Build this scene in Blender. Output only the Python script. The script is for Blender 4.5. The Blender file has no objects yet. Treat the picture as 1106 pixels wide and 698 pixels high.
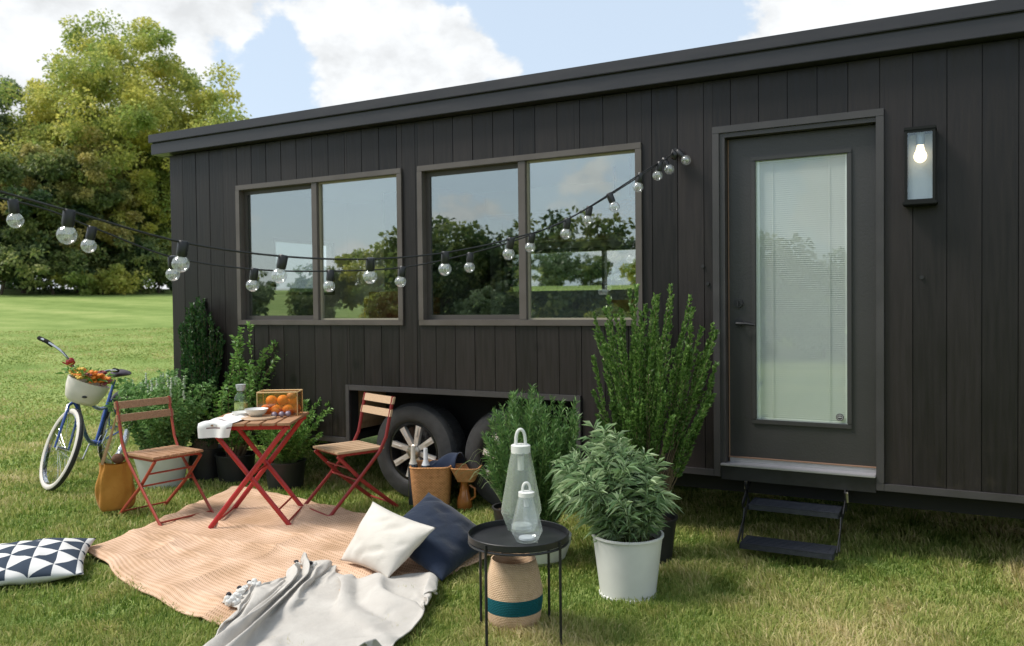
import bpy, math, random
import numpy as np
from mathutils import Vector, Matrix, noise as mnoise

PI = math.pi
sc = bpy.context.scene
COL = sc.collection
ROOT = {}          # object name -> inverse world matrix of its top-level thing

# ------------------------------------------------------------------ helpers
def tag(o, label=None, cat=None, group=None, kind=None):
    if label: o['label'] = label
    if cat: o['category'] = cat
    if group: o['group'] = group
    if kind: o['kind'] = kind
    return o

def thing(name, label, cat, loc=(0, 0, 0), rz=0.0, group=None, rot=None):
    o = bpy.data.objects.new(name, None)
    o.empty_display_size = 0.1
    COL.objects.link(o)
    o.location = loc
    o.rotation_euler = rot if rot else (0, 0, rz)
    M = Matrix.LocRotScale(Vector(loc), o.rotation_euler, None)
    ROOT[o.name] = M.inverted()
    return tag(o, label, cat, group)

def raw_mesh(name, V, F, uv=None, attr=None):
    V = np.asarray(V, dtype=np.float32); F = np.asarray(F, dtype=np.int32)
    me = bpy.data.meshes.new(name)
    n, m, k = len(V), len(F), F.shape[1]
    me.vertices.add(n); me.vertices.foreach_set('co', V.ravel())
    me.loops.add(m * k); me.loops.foreach_set('vertex_index', F.ravel())
    me.polygons.add(m)
    me.polygons.foreach_set('loop_start', np.arange(0, m * k, k, dtype=np.int32))
    me.polygons.foreach_set('loop_total', np.full(m, k, dtype=np.int32))
    if uv is not None:
        l = me.uv_layers.new(name='UVMap')
        l.data.foreach_set('uv', np.asarray(uv, dtype=np.float32)[F.ravel()].ravel())
    if attr is not None:
        a = me.attributes.new('tint', 'FLOAT', 'POINT')
        a.data.foreach_set('value', np.asarray(attr, dtype=np.float32))
    me.update(calc_edges=True); me.validate()
    return me

def link(name, me, m, parent=None, smooth=False, angle=40):
    if m:
        for mm in (m if isinstance(m, (list, tuple)) else [m]): me.materials.append(mm)
    o = bpy.data.objects.new(name, me)
    COL.objects.link(o)
    if smooth:
        me.shade_smooth()
        if angle < 180: me.set_sharp_from_angle(angle=math.radians(angle))
    if parent is not None:
        o.parent = parent
        ROOT[o.name] = ROOT[parent.name]
    else:
        ROOT[o.name] = Matrix.Identity(4)
    return o

class MB:
    def __init__(s): s.v = []; s.f = []; s.uv = []
    def add(s, vs, fs, M=None, uv=None):
        b = len(s.v)
        for p in vs:
            p = Vector(p)
            if M is not None: p = M @ p
            s.v.append(tuple(p))
        s.uv += list(uv) if uv is not None else [(0, 0)] * len(vs)
        s.f += [tuple(i + b for i in f) for f in fs]
        return s
    def box(s, a, b, M=None, bev=0.0):
        x0, y0, z0 = [min(a[i], b[i]) for i in range(3)]
        x1, y1, z1 = [max(a[i], b[i]) for i in range(3)]
        if bev <= 0:
            s.add([(x0,y0,z0),(x1,y0,z0),(x1,y1,z0),(x0,y1,z0),(x0,y0,z1),(x1,y0,z1),(x1,y1,z1),(x0,y1,z1)],
                  [(0,3,2,1),(4,5,6,7),(0,1,5,4),(1,2,6,5),(2,3,7,6),(3,0,4,7)], M)
        else:
            import bmesh
            bm = bmesh.new()
            vs = [bm.verts.new(p) for p in [(x0,y0,z0),(x1,y0,z0),(x1,y1,z0),(x0,y1,z0),(x0,y0,z1),(x1,y0,z1),(x1,y1,z1),(x0,y1,z1)]]
            for f in [(0,3,2,1),(4,5,6,7),(0,1,5,4),(1,2,6,5),(2,3,7,6),(3,0,4,7)]: bm.faces.new([vs[i] for i in f])
            bmesh.ops.bevel(bm, geom=list(bm.edges), offset=bev, segments=2, affect='EDGES')
            bm.verts.index_update()
            s.add([v.co[:] for v in bm.verts], [[v.index for v in f.verts] for f in bm.faces], M)
            bm.free()
        return s
    def obox(s, c, ax, ay, az, hx, hy, hz):   # oriented box
        ax, ay, az = Vector(ax).normalized(), Vector(ay).normalized(), Vector(az).normalized()
        M = Matrix((ax, ay, az)).transposed().to_4x4(); M.translation = Vector(c)
        return s.box((-hx,-hy,-hz), (hx,hy,hz), M)
    def tube(s, pts, r, n=8, closed=False, cap=True, M=None, flat=None):
        pts = [Vector(p) for p in pts]; k = len(pts)
        rr = r if isinstance(r, (list, tuple)) else [r] * k
        V = []; up = None
        for i, p in enumerate(pts):
            if closed: d = pts[(i+1) % k] - pts[i-1]
            else: d = pts[min(i+1, k-1)] - pts[max(i-1, 0)]
            d.normalize()
            if up is None:
                up = Vector((0,0,1)) if abs(d.z) < .9 else Vector((1,0,0))
            a = d.cross(up)
            if a.length < 1e-6: a = d.cross(Vector((1,0.1,0)))
            a.normalize(); b = a.cross(d).normalized(); up = b
            for j in range(n):
                t = 2*PI*j/n
                fa, fb = (1, 1) if flat is None else flat
                V.append(p + a*math.cos(t)*rr[i]*fa + b*math.sin(t)*rr[i]*fb)
        F = []
        for i in range(k if closed else k-1):
            for j in range(n):
                q = (i+1) % k
                F.append((i*n+j, i*n+(j+1)%n, q*n+(j+1)%n, q*n+j))
        if cap and not closed:
            F.append(tuple(range(n-1, -1, -1))); F.append(tuple((k-1)*n+j for j in range(n)))
        return s.add(V, F, M)
    def cyl(s, a, b, r, n=16, r2=None): return s.tube([a, b], [r, r if r2 is None else r2], n)
    def bar(s, a, b, w, t, side=(0,1,0)):     # flat bar from a to b, width w along side
        a, b = Vector(a), Vector(b); d = (b-a); L = d.length; d.normalize()
        sd = Vector(side); sd = (sd - d*sd.dot(d)).normalized(); n = d.cross(sd)
        return s.obox((a+b)/2, d, sd, n, L/2, w/2, t/2)
    def lathe(s, prof, n=32, c=(0,0,0), M=None, sx=1, sy=1, cap0=False, cap1=False):
        V = []; k = len(prof)
        for r, z in prof:
            for j in range(n):
                t = 2*PI*j/n; V.append((c[0]+r*sx*math.cos(t), c[1]+r*sy*math.sin(t), c[2]+z))
        F = [(i*n+j, i*n+(j+1)%n, (i+1)*n+(j+1)%n, (i+1)*n+j) for i in range(k-1) for j in range(n)]
        if cap0: F.append(tuple(range(n-1,-1,-1)))
        if cap1: F.append(tuple((k-1)*n+j for j in range(n)))
        return s.add(V, F, M)
    def ball(s, c, r, n=12, m=8, sc_=(1,1,1), jit=0, M=None):
        V = []; F = []
        V.append((c[0], c[1], c[2]-r*sc_[2]))
        for i in range(1, m):
            ph = -PI/2 + PI*i/m
            for j in range(n):
                t = 2*PI*j/n; d = Vector((math.cos(ph)*math.cos(t), math.cos(ph)*math.sin(t), math.sin(ph)))
                q = r*(1+jit*mnoise.noise(d*2.3+Vector(c)*7))
                V.append((c[0]+d.x*q*sc_[0], c[1]+d.y*q*sc_[1], c[2]+d.z*q*sc_[2]))
        V.append((c[0], c[1], c[2]+r*sc_[2])); T = len(V)-1
        for j in range(n): F.append((0, 1+(j+1)%n, 1+j)); F.append((T, T-n+j, T-n+(j+1)%n))
        for i in range(m-2):
            for j in range(n): F.append((1+i*n+j, 1+i*n+(j+1)%n, 1+(i+1)*n+(j+1)%n, 1+(i+1)*n+j))
        return s.add(V, F, M)
    def build(s, name, m, parent=None, smooth=True, local=False, angle=40):
        me = bpy.data.meshes.new(name)
        V = s.v
        if parent is not None and not local:
            I = ROOT[parent.name]; V = [tuple(I @ Vector(p)) for p in V]
        me.from_pydata(V, [], s.f)
        if any(u != (0, 0) for u in s.uv):
            l = me.uv_layers.new(name='UVMap')
            for lp in me.loops: l.data[lp.index].uv = s.uv[lp.vertex_index]
        me.update()
        return link(name, me, m, parent, smooth, angle)

def copy_tree(o, parent=None):
    c = o.copy(); COL.objects.link(c); c.parent = parent
    for ch in o.children: copy_tree(ch, c)
    return c

# ------------------------------------------------------------------ materials
def nt(name):
    m = bpy.data.materials.new(name); m.use_nodes = True
    n = m.node_tree; b = n.nodes['Principled BSDF']
    return m, n.nodes, n.links, b
def ramp(N, stops, interp='LINEAR'):
    r = N.new('ShaderNodeValToRGB'); r.color_ramp.interpolation = interp
    e = r.color_ramp.elements
    while len(e) < len(stops): e.new(0.5)
    for i, (p, c) in enumerate(stops):
        e[i].position = p; e[i].color = (c[0], c[1], c[2], 1)
    return r
def mat(name, col, rough=.6, col2=None, scale=8, metal=0, bump=0, bscale=60, stretch=(1,1,1), spec=.5, detail=5, lo=.35, hi=.65, coat=0, sheen=0):
    m, N, L, b = nt(name)
    b.inputs['Roughness'].default_value = rough; b.inputs['Metallic'].default_value = metal
    b.inputs['Specular IOR Level'].default_value = spec
    if coat: b.inputs['Coat Weight'].default_value = coat; b.inputs['Coat Roughness'].default_value = .1
    if sheen: b.inputs['Sheen Weight'].default_value = sheen
    tc = N.new('ShaderNodeTexCoord'); mp = N.new('ShaderNodeMapping'); mp.inputs['Scale'].default_value = stretch
    L.new(tc.outputs['Object'], mp.inputs['Vector'])
    if col2 is not None:
        t = N.new('ShaderNodeTexNoise'); t.inputs['Scale'].default_value = scale; t.inputs['Detail'].default_value = detail
        L.new(mp.outputs[0], t.inputs['Vector'])
        r = ramp(N, [(lo, col), (hi, col2)]); L.new(t.outputs['Fac'], r.inputs[0]); L.new(r.outputs[0], b.inputs['Base Color'])
        rr = N.new('ShaderNodeMapRange'); rr.inputs['To Min'].default_value = max(0, rough-.08); rr.inputs['To Max'].default_value = min(1, rough+.1)
        L.new(t.outputs['Fac'], rr.inputs['Value']); L.new(rr.outputs[0], b.inputs['Roughness'])
    else: b.inputs['Base Color'].default_value = (*col, 1)
    if bump:
        t2 = N.new('ShaderNodeTexNoise'); t2.inputs['Scale'].default_value = bscale; t2.inputs['Detail'].default_value = 4
        L.new(mp.outputs[0], t2.inputs['Vector'])
        bp = N.new('ShaderNodeBump'); bp.inputs['Strength'].default_value = bump; bp.inputs['Distance'].default_value = .01
        L.new(t2.outputs['Fac'], bp.inputs['Height']); L.new(bp.outputs[0], b.inputs['Normal'])
    return m

def leafmat(name, cols, rough=.5, trans=.35, clump=None, cscale=.6):
    m, N, L, b = nt(name)
    g = N.new('ShaderNodeNewGeometry')
    r = ramp(N, [(i/(len(cols)-1), c) for i, c in enumerate(cols)])
    L.new(g.outputs['Random Per Island'], r.inputs[0]); out = r.outputs[0]
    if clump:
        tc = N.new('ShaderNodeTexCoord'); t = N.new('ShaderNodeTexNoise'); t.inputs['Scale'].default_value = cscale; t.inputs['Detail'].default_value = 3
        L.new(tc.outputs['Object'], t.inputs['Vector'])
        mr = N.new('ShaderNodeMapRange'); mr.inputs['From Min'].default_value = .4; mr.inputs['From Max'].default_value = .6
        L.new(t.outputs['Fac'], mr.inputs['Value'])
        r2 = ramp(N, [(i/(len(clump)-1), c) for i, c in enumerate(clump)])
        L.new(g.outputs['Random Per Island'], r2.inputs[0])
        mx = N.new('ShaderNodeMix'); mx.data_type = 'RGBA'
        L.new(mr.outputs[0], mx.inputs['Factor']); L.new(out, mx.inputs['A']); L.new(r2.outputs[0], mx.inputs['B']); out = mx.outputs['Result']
    L.new(out, b.inputs['Base Color']); b.inputs['Roughness'].default_value = rough; b.inputs['Specular IOR Level'].default_value = .35
    tr = N.new('ShaderNodeBsdfTranslucent'); L.new(out, tr.inputs['Color'])
    ms = N.new('ShaderNodeMixShader'); ms.inputs[0].default_value = trans
    L.new(b.outputs[0], ms.inputs[1]); L.new(tr.outputs[0], ms.inputs[2]); L.new(ms.outputs[0], N['Material Output'].inputs[0])
    return m

def glassmat(name, refl=.2, tint=(.85,.92,.88), rough=0.0):
    m, N, L, b = nt(name); N.remove(b)
    t = N.new('ShaderNodeBsdfTransparent'); t.inputs[0].default_value = (*tint, 1)
    g = N.new('ShaderNodeBsdfGlossy'); g.inputs['Roughness'].default_value = rough; g.inputs['Color'].default_value = (.95,1,.98,1)
    ge = N.new('ShaderNodeNewGeometry'); dt = N.new('ShaderNodeVectorMath'); dt.operation = 'DOT_PRODUCT'
    L.new(ge.outputs['Incoming'], dt.inputs[0]); L.new(ge.outputs['Normal'], dt.inputs[1])
    ab = N.new('ShaderNodeMath'); ab.operation = 'ABSOLUTE'; L.new(dt.outputs['Value'], ab.inputs[0])
    om = N.new('ShaderNodeMath'); om.operation = 'SUBTRACT'; om.inputs[0].default_value = 1; L.new(ab.outputs[0], om.inputs[1])
    pw_ = N.new('ShaderNodeMath'); pw_.operation = 'POWER'; pw_.inputs[1].default_value = 4; L.new(om.outputs[0], pw_.inputs[0])
    ad = N.new('ShaderNodeMath'); ad.operation = 'MULTIPLY_ADD'; ad.inputs[1].default_value = .75-refl; ad.inputs[2].default_value = refl; ad.use_clamp = True
    L.new(pw_.outputs[0], ad.inputs[0])
    ms = N.new('ShaderNodeMixShader'); L.new(ad.outputs[0], ms.inputs[0]); L.new(t.outputs[0], ms.inputs[1]); L.new(g.outputs[0], ms.inputs[2])
    L.new(ms.outputs[0], N['Material Output'].inputs[0])
    return m

def milky(name, refl, tint, rough, amt, col=(.78,.82,.80)):
    m = glassmat(name, refl, tint, rough); N, L = m.node_tree.nodes, m.node_tree.links
    src = N['Material Output'].inputs[0].links[0].from_socket
    d = N.new('ShaderNodeBsdfDiffuse'); d.inputs[0].default_value = (*col, 1); tl = N.new('ShaderNodeBsdfTranslucent'); tl.inputs[0].default_value = (*col, 1)
    a = N.new('ShaderNodeMixShader'); a.inputs[0].default_value = .5; L.new(d.outputs[0], a.inputs[1]); L.new(tl.outputs[0], a.inputs[2])
    c = N.new('ShaderNodeMixShader'); c.inputs[0].default_value = amt; L.new(src, c.inputs[1]); L.new(a.outputs[0], c.inputs[2]); L.new(c.outputs[0], N['Material Output'].inputs[0])
    return m

def weavemat(name, c1, c2, sx=160, sz=90, bump=.6, band=None, rough=.8):
    m, N, L, b = nt(name); b.inputs['Roughness'].default_value = rough; b.inputs['Specular IOR Level'].default_value = .2
    tc = N.new('ShaderNodeTexCoord'); sep = N.new('ShaderNodeSeparateXYZ'); L.new(tc.outputs['Object'], sep.inputs[0])
    at = N.new('ShaderNodeMath'); at.operation = 'ARCTAN2'; L.new(sep.outputs['Y'], at.inputs[0]); L.new(sep.outputs['X'], at.inputs[1])
    def m2(op, a, bb):
        q = N.new('ShaderNodeMath'); q.operation = op
        for i, x in enumerate((a, bb)):
            if isinstance(x, (int, float)): q.inputs[i].default_value = x
            elif x is not None: L.new(x, q.inputs[i])
        return q.outputs[0]
    row = m2('MULTIPLY', sep.outputs['Z'], sz); fl = m2('FLOOR', row, None)
    par = m2('MULTIPLY', m2('MODULO', fl, 2), PI)
    s1 = m2('SINE', m2('ADD', m2('MULTIPLY', at.outputs[0], sx), par), None)
    s2 = m2('ABSOLUTE', m2('SINE', m2('MULTIPLY', row, PI), None), None)
    h = m2('ADD', m2('MULTIPLY', s1, .3), s2)
    n = N.new('ShaderNodeTexNoise'); n.inputs['Scale'].default_value = 40; L.new(tc.outputs['Object'], n.inputs['Vector'])
    f = m2('ADD', m2('MULTIPLY', h, .35), m2('MULTIPLY', n.outputs['Fac'], .6))
    r = ramp(N, [(.25, c2), (.65, c1)]); L.new(f, r.inputs[0]); out = r.outputs[0]
    if band:
        z0, z1, bc = band
        ga = m2('GREATER_THAN', sep.outputs['Z'], z0); lb = m2('LESS_THAN', sep.outputs['Z'], z1)
        mx = N.new('ShaderNodeMix'); mx.data_type = 'RGBA'; L.new(m2('MULTIPLY', ga, lb), mx.inputs['Factor'])
        L.new(out, mx.inputs['A']); mx.inputs['B'].default_value = (*bc, 1); out = mx.outputs['Result']
    L.new(out, b.inputs['Base Color'])
    bp = N.new('ShaderNodeBump'); bp.inputs['Strength'].default_value = bump; bp.inputs['Distance'].default_value = .004
    L.new(h, bp.inputs['Height']); L.new(bp.outputs[0], b.inputs['Normal'])
    return m

def fabric(name, col, col2=None, freq=700, bump=.35, rough=.9, scale=6):
    m = mat(name, col, rough, col2 or tuple(c*.88 for c in col), scale, spec=.15, sheen=.15)
    N, L = m.node_tree.nodes, m.node_tree.links; b = N['Principled BSDF']
    tc = N.new('ShaderNodeTexCoord'); w = N.new('ShaderNodeTexNoise'); w.inputs['Scale'].default_value = freq; w.inputs['Detail'].default_value = 2
    L.new(tc.outputs['Object'], w.inputs['Vector'])
    n2 = N.new('ShaderNodeTexNoise'); n2.inputs['Scale'].default_value = 9; n2.inputs['Detail'].default_value = 3; L.new(tc.outputs['Object'], n2.inputs['Vector'])
    b1 = N.new('ShaderNodeBump'); b1.inputs['Strength'].default_value = bump; b1.inputs['Distance'].default_value = .002; L.new(w.outputs['Fac'], b1.inputs['Height'])
    b2 = N.new('ShaderNodeBump'); b2.inputs['Strength'].default_value = .5; b2.inputs['Distance'].default_value = .02; L.new(n2.outputs['Fac'], b2.inputs['Height'])
    L.new(b1.outputs[0], b2.inputs['Normal']); L.new(b2.outputs[0], b.inputs['Normal'])
    return m

# cladding: near-black stained board, each plank its own tone, faint grain and knots
def clad_mat():
    m, N, L, b = nt('black_stained_cladding')
    g = N.new('ShaderNodeNewGeometry'); tc = N.new('ShaderNodeTexCoord'); mp = N.new('ShaderNodeMapping'); mp.inputs['Scale'].default_value = (9, 9, .6)
    L.new(tc.outputs['Object'], mp.inputs['Vector'])
    n = N.new('ShaderNodeTexNoise'); n.inputs['Scale'].default_value = 5; n.inputs['Detail'].default_value = 7; L.new(mp.outputs[0], n.inputs['Vector'])
    v = N.new('ShaderNodeTexVoronoi'); v.inputs['Scale'].default_value = 2.2; L.new(tc.outputs['Object'], v.inputs['Vector'])
    ad = N.new('ShaderNodeMath'); ad.operation = 'MULTIPLY_ADD'; ad.inputs[1].default_value = .45
    L.new(g.outputs['Random Per Island'], ad.inputs[0])
    m2 = N.new('ShaderNodeMath'); m2.operation = 'MULTIPLY'; m2.inputs[1].default_value = .6; L.new(n.outputs['Fac'], m2.inputs[0]); L.new(m2.outputs[0], ad.inputs[2])
    r = ramp(N, [(.2, (.005,.004,.004)), (.8, (.022,.017,.0165))]); L.new(ad.outputs[0], r.inputs[0])
    kn = ramp(N, [(.05, (.25,.25,.25)), (.13, (1,1,1))]); L.new(v.outputs['Distance'], kn.inputs[0])
    mx = N.new('ShaderNodeMix'); mx.data_type = 'RGBA'; mx.blend_type = 'MULTIPLY'; mx.inputs['Factor'].default_value = 1
    L.new(r.outputs[0], mx.inputs['A']); L.new(kn.outputs[0], mx.inputs['B']); L.new(mx.outputs['Result'], b.inputs['Base Color'])
    se = N.new('ShaderNodeSeparateXYZ'); L.new(tc.outputs['Object'], se.inputs[0])
    hz = N.new('ShaderNodeMapRange'); hz.inputs['From Min'].default_value = .75; hz.inputs['From Max'].default_value = .40; L.new(se.outputs['Z'], hz.inputs['Value'])
    dn = N.new('ShaderNodeTexNoise'); dn.inputs['Scale'].default_value = 7; dn.inputs['Detail'].default_value = 9; dn.inputs['Roughness'].default_value = .75; L.new(tc.outputs['Object'], dn.inputs['Vector'])
    dr = ramp(N, [(.5, (0,0,0)), (.72, (1,1,1))]); L.new(dn.outputs['Fac'], dr.inputs[0])
    dm = N.new('ShaderNodeMath'); dm.operation = 'MULTIPLY'; L.new(hz.outputs[0], dm.inputs[0]); L.new(dr.outputs[0], dm.inputs[1])
    dm2 = N.new('ShaderNodeMath'); dm2.operation = 'MULTIPLY'; dm2.inputs[1].default_value = .35; L.new(dm.outputs[0], dm2.inputs[0])
    md_ = N.new('ShaderNodeMix'); md_.data_type = 'RGBA'; L.new(dm2.outputs[0], md_.inputs['Factor']); L.new(mx.outputs['Result'], md_.inputs['A']); md_.inputs['B'].default_value = (.09,.07,.05,1)
    L.new(md_.outputs['Result'], b.inputs['Base Color'])
    rr = N.new('ShaderNodeMapRange'); rr.inputs['To Min'].default_value = .26; rr.inputs['To Max'].default_value = .58; L.new(n.outputs['Fac'], rr.inputs['Value']); L.new(rr.outputs[0], b.inputs['Roughness'])
    bp = N.new('ShaderNodeBump'); bp.inputs['Strength'].default_value = .5; bp.inputs['Distance'].default_value = .004; L.new(n.outputs['Fac'], bp.inputs['Height']); L.new(bp.outputs[0], b.inputs['Normal'])
    b.inputs['Specular IOR Level'].default_value = .38
    return m

M_clad = clad_mat()
M_trim = mat('bronze_trim', (.042,.039,.040), .4, (.052,.048,.049), 5)
M_fascia = mat('dark_metal_fascia', (.022,.021,.024), .36, (.03,.028,.032), 3, stretch=(1,6,6))
M_winframe = mat('bronze_window_frame', (.085,.072,.064), .4, (.10,.086,.078), 6)
M_door = mat('charcoal_door_paint', (.036,.035,.035), .36, (.041,.039,.039), 3, bump=.1, bscale=90)
M_black = mat('black_metal', (.012,.012,.014), .4, (.02,.02,.022), 12)
M_under = mat('underbody_black', (.006,.006,.006), .8)
M_roof = mat('roof_membrane', (.09,.09,.095), .7, (.12,.12,.12), 2)
M_rubber = mat('tyre_rubber', (.022,.022,.023), .65, (.035,.035,.035), 20, bump=.3, bscale=120)
M_alloy = mat('machined_alloy', (.82,.80,.78), .35, (.7,.68,.65), 8, metal=.6)
M_rimblack = mat('gloss_black_rim', (.01,.01,.01), .25)
M_white = mat('matt_white_enamel', (.72,.72,.69), .35, (.66,.66,.63), 6)
M_pane = glassmat('window_glass', .26, (.95,.97,.95))
M_panedark = glassmat('screened_window_glass', .29, (.62,.66,.64))
M_doorglass = glassmat('door_glass', .075, (.965,.98,.97))
M_clear = glassmat('clear_glass', .06, (.93,.95,.95))
M_bulbglass = None
M_bulbglass = milky('bulb_glass', .2, (.88,.88,.9), .02, .13, (.85,.85,.86))
M_wood = mat('acacia_wood', (.30,.155,.08), .5, (.44,.25,.14), 14, stretch=(1,8,8), bump=.15, bscale=40)
M_pale = mat('pale_acacia_wood', (.46,.31,.19), .5, (.55,.385,.25), 14, stretch=(1,8,8))
M_red = mat('red_powder_coat', (.42,.022,.022), .35, (.36,.018,.018), 9)
M_rust = mat('brick_red_powder_coat', (.36,.055,.032), .4, (.30,.045,.028), 9)
M_potblack = mat('black_plastic_pot', (.014,.014,.015), .45, (.02,.02,.02), 8)
M_soil = mat('potting_soil', (.035,.022,.014), .95, (.07,.045,.028), 60, bump=.8, bscale=90)

# ------------------------------------------------------------------ the ground
CAM = Vector((0, -5.134, 1.5))
def gz(x, y):
    r = math.hypot(x, y+5.1)
    t = max(0, min(1, (r-9)/12)); s = t*t*(3-2*t)
    z = s*.054*min(r-9, 51) if r > 9 else 0
    if r > 60: z += .004*min(r-60, 300)
    return z + .012*mnoise.noise(Vector((x*.7, y*.7, 3))) * (1 if r > 3 else 1)

def ground():
    rs = np.concatenate([np.linspace(0, 14, 57)[1:], np.geomspace(14.5, 1500, 60)])
    na = 144; V = [(0, -5.1, 0)]; F = []
    for r in rs:
        for j in range(na):
            a = 2*PI*j/na; x, y = r*math.cos(a), -5.1+r*math.sin(a); V.append((x, y, gz(x, y)))
    for i in range(len(rs)-1):
        for j in range(na):
            a, b = 1+i*na+j, 1+i*na+(j+1)%na; F.append((a, b, b+na, a+na))
    F0 = [(0, 1+j, 1+(j+1)%na) for j in range(na)]
    m, N, L, b = nt('lawn_turf')
    g = N.new('ShaderNodeNewGeometry')
    def noise(sc_, det=4, st=None):
        n = N.new('ShaderNodeTexNoise'); n.inputs['Scale'].default_value = sc_; n.inputs['Detail'].default_value = det
        if st:
            mp = N.new('ShaderNodeMapping'); mp.inputs['Scale'].default_value = st; mp.inputs['Rotation'].default_value = (0, 0, -.5)
            L.new(g.outputs['Position'], mp.inputs['Vector']); L.new(mp.outputs[0], n.inputs['Vector'])
        else: L.new(g.outputs['Position'], n.inputs['Vector'])
        return n
    n1, n2, n3 = noise(1.1, 8), noise(28, 6), noise(.5, 7, (.12, 1, 1))
    a1 = N.new('ShaderNodeMix'); a1.data_type = 'FLOAT'; a1.inputs[0].default_value = .45; L.new(n1.outputs['Fac'], a1.inputs['A']); L.new(n2.outputs['Fac'], a1.inputs['B'])
    a2 = N.new('ShaderNodeMix'); a2.data_type = 'FLOAT'; a2.inputs[0].default_value = .4; L.new(a1.outputs['Result'], a2.inputs['A']); L.new(n3.outputs['Fac'], a2.inputs['B'])
    r = ramp(N, [(.36, (.13,.20,.045)), (.5, (.225,.30,.085)), (.64, (.35,.39,.14))]); L.new(a2.outputs['Result'], r.inputs[0])
    L.new(r.outputs[0], b.inputs['Base Color']); b.inputs['Roughness'].default_value = .9; b.inputs['Specular IOR Level'].default_value = .1
    bp = N.new('ShaderNodeBump'); bp.inputs['Strength'].default_value = .8; bp.inputs['Distance'].default_value = .04; L.new(n2.outputs['Fac'], bp.inputs['Height']); L.new(bp.outputs[0], b.inputs['Normal'])
    me = bpy.data.meshes.new('ground'); me.from_pydata(V, [], F0+F); me.update()
    tag(link('ground', me, m, None, True, 180), kind='structure')
ground()

RUG = [(-4.70,-2.04), (-5.20,-.27), (-2.38,-.74), (-2.62,-2.52)]
def inpoly(P, x, y):
    c = np.zeros(x.shape, bool); n = len(P)
    for i in range(n):
        x1, y1 = P[i]; x2, y2 = P[(i+1) % n]
        c ^= ((y1 > y) != (y2 > y)) & (x < (x2-x1)*(y-y1)/(y2-y1+1e-12)+x1)
    return c
THROW_OUT = [(-3.36,-1.60), (-2.95,-1.70), (-2.55,-1.47), (-2.28,-1.72), (-2.15,-2.2), (-2.1,-2.75), (-3.0,-2.8), (-3.22,-2.2)]

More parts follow.
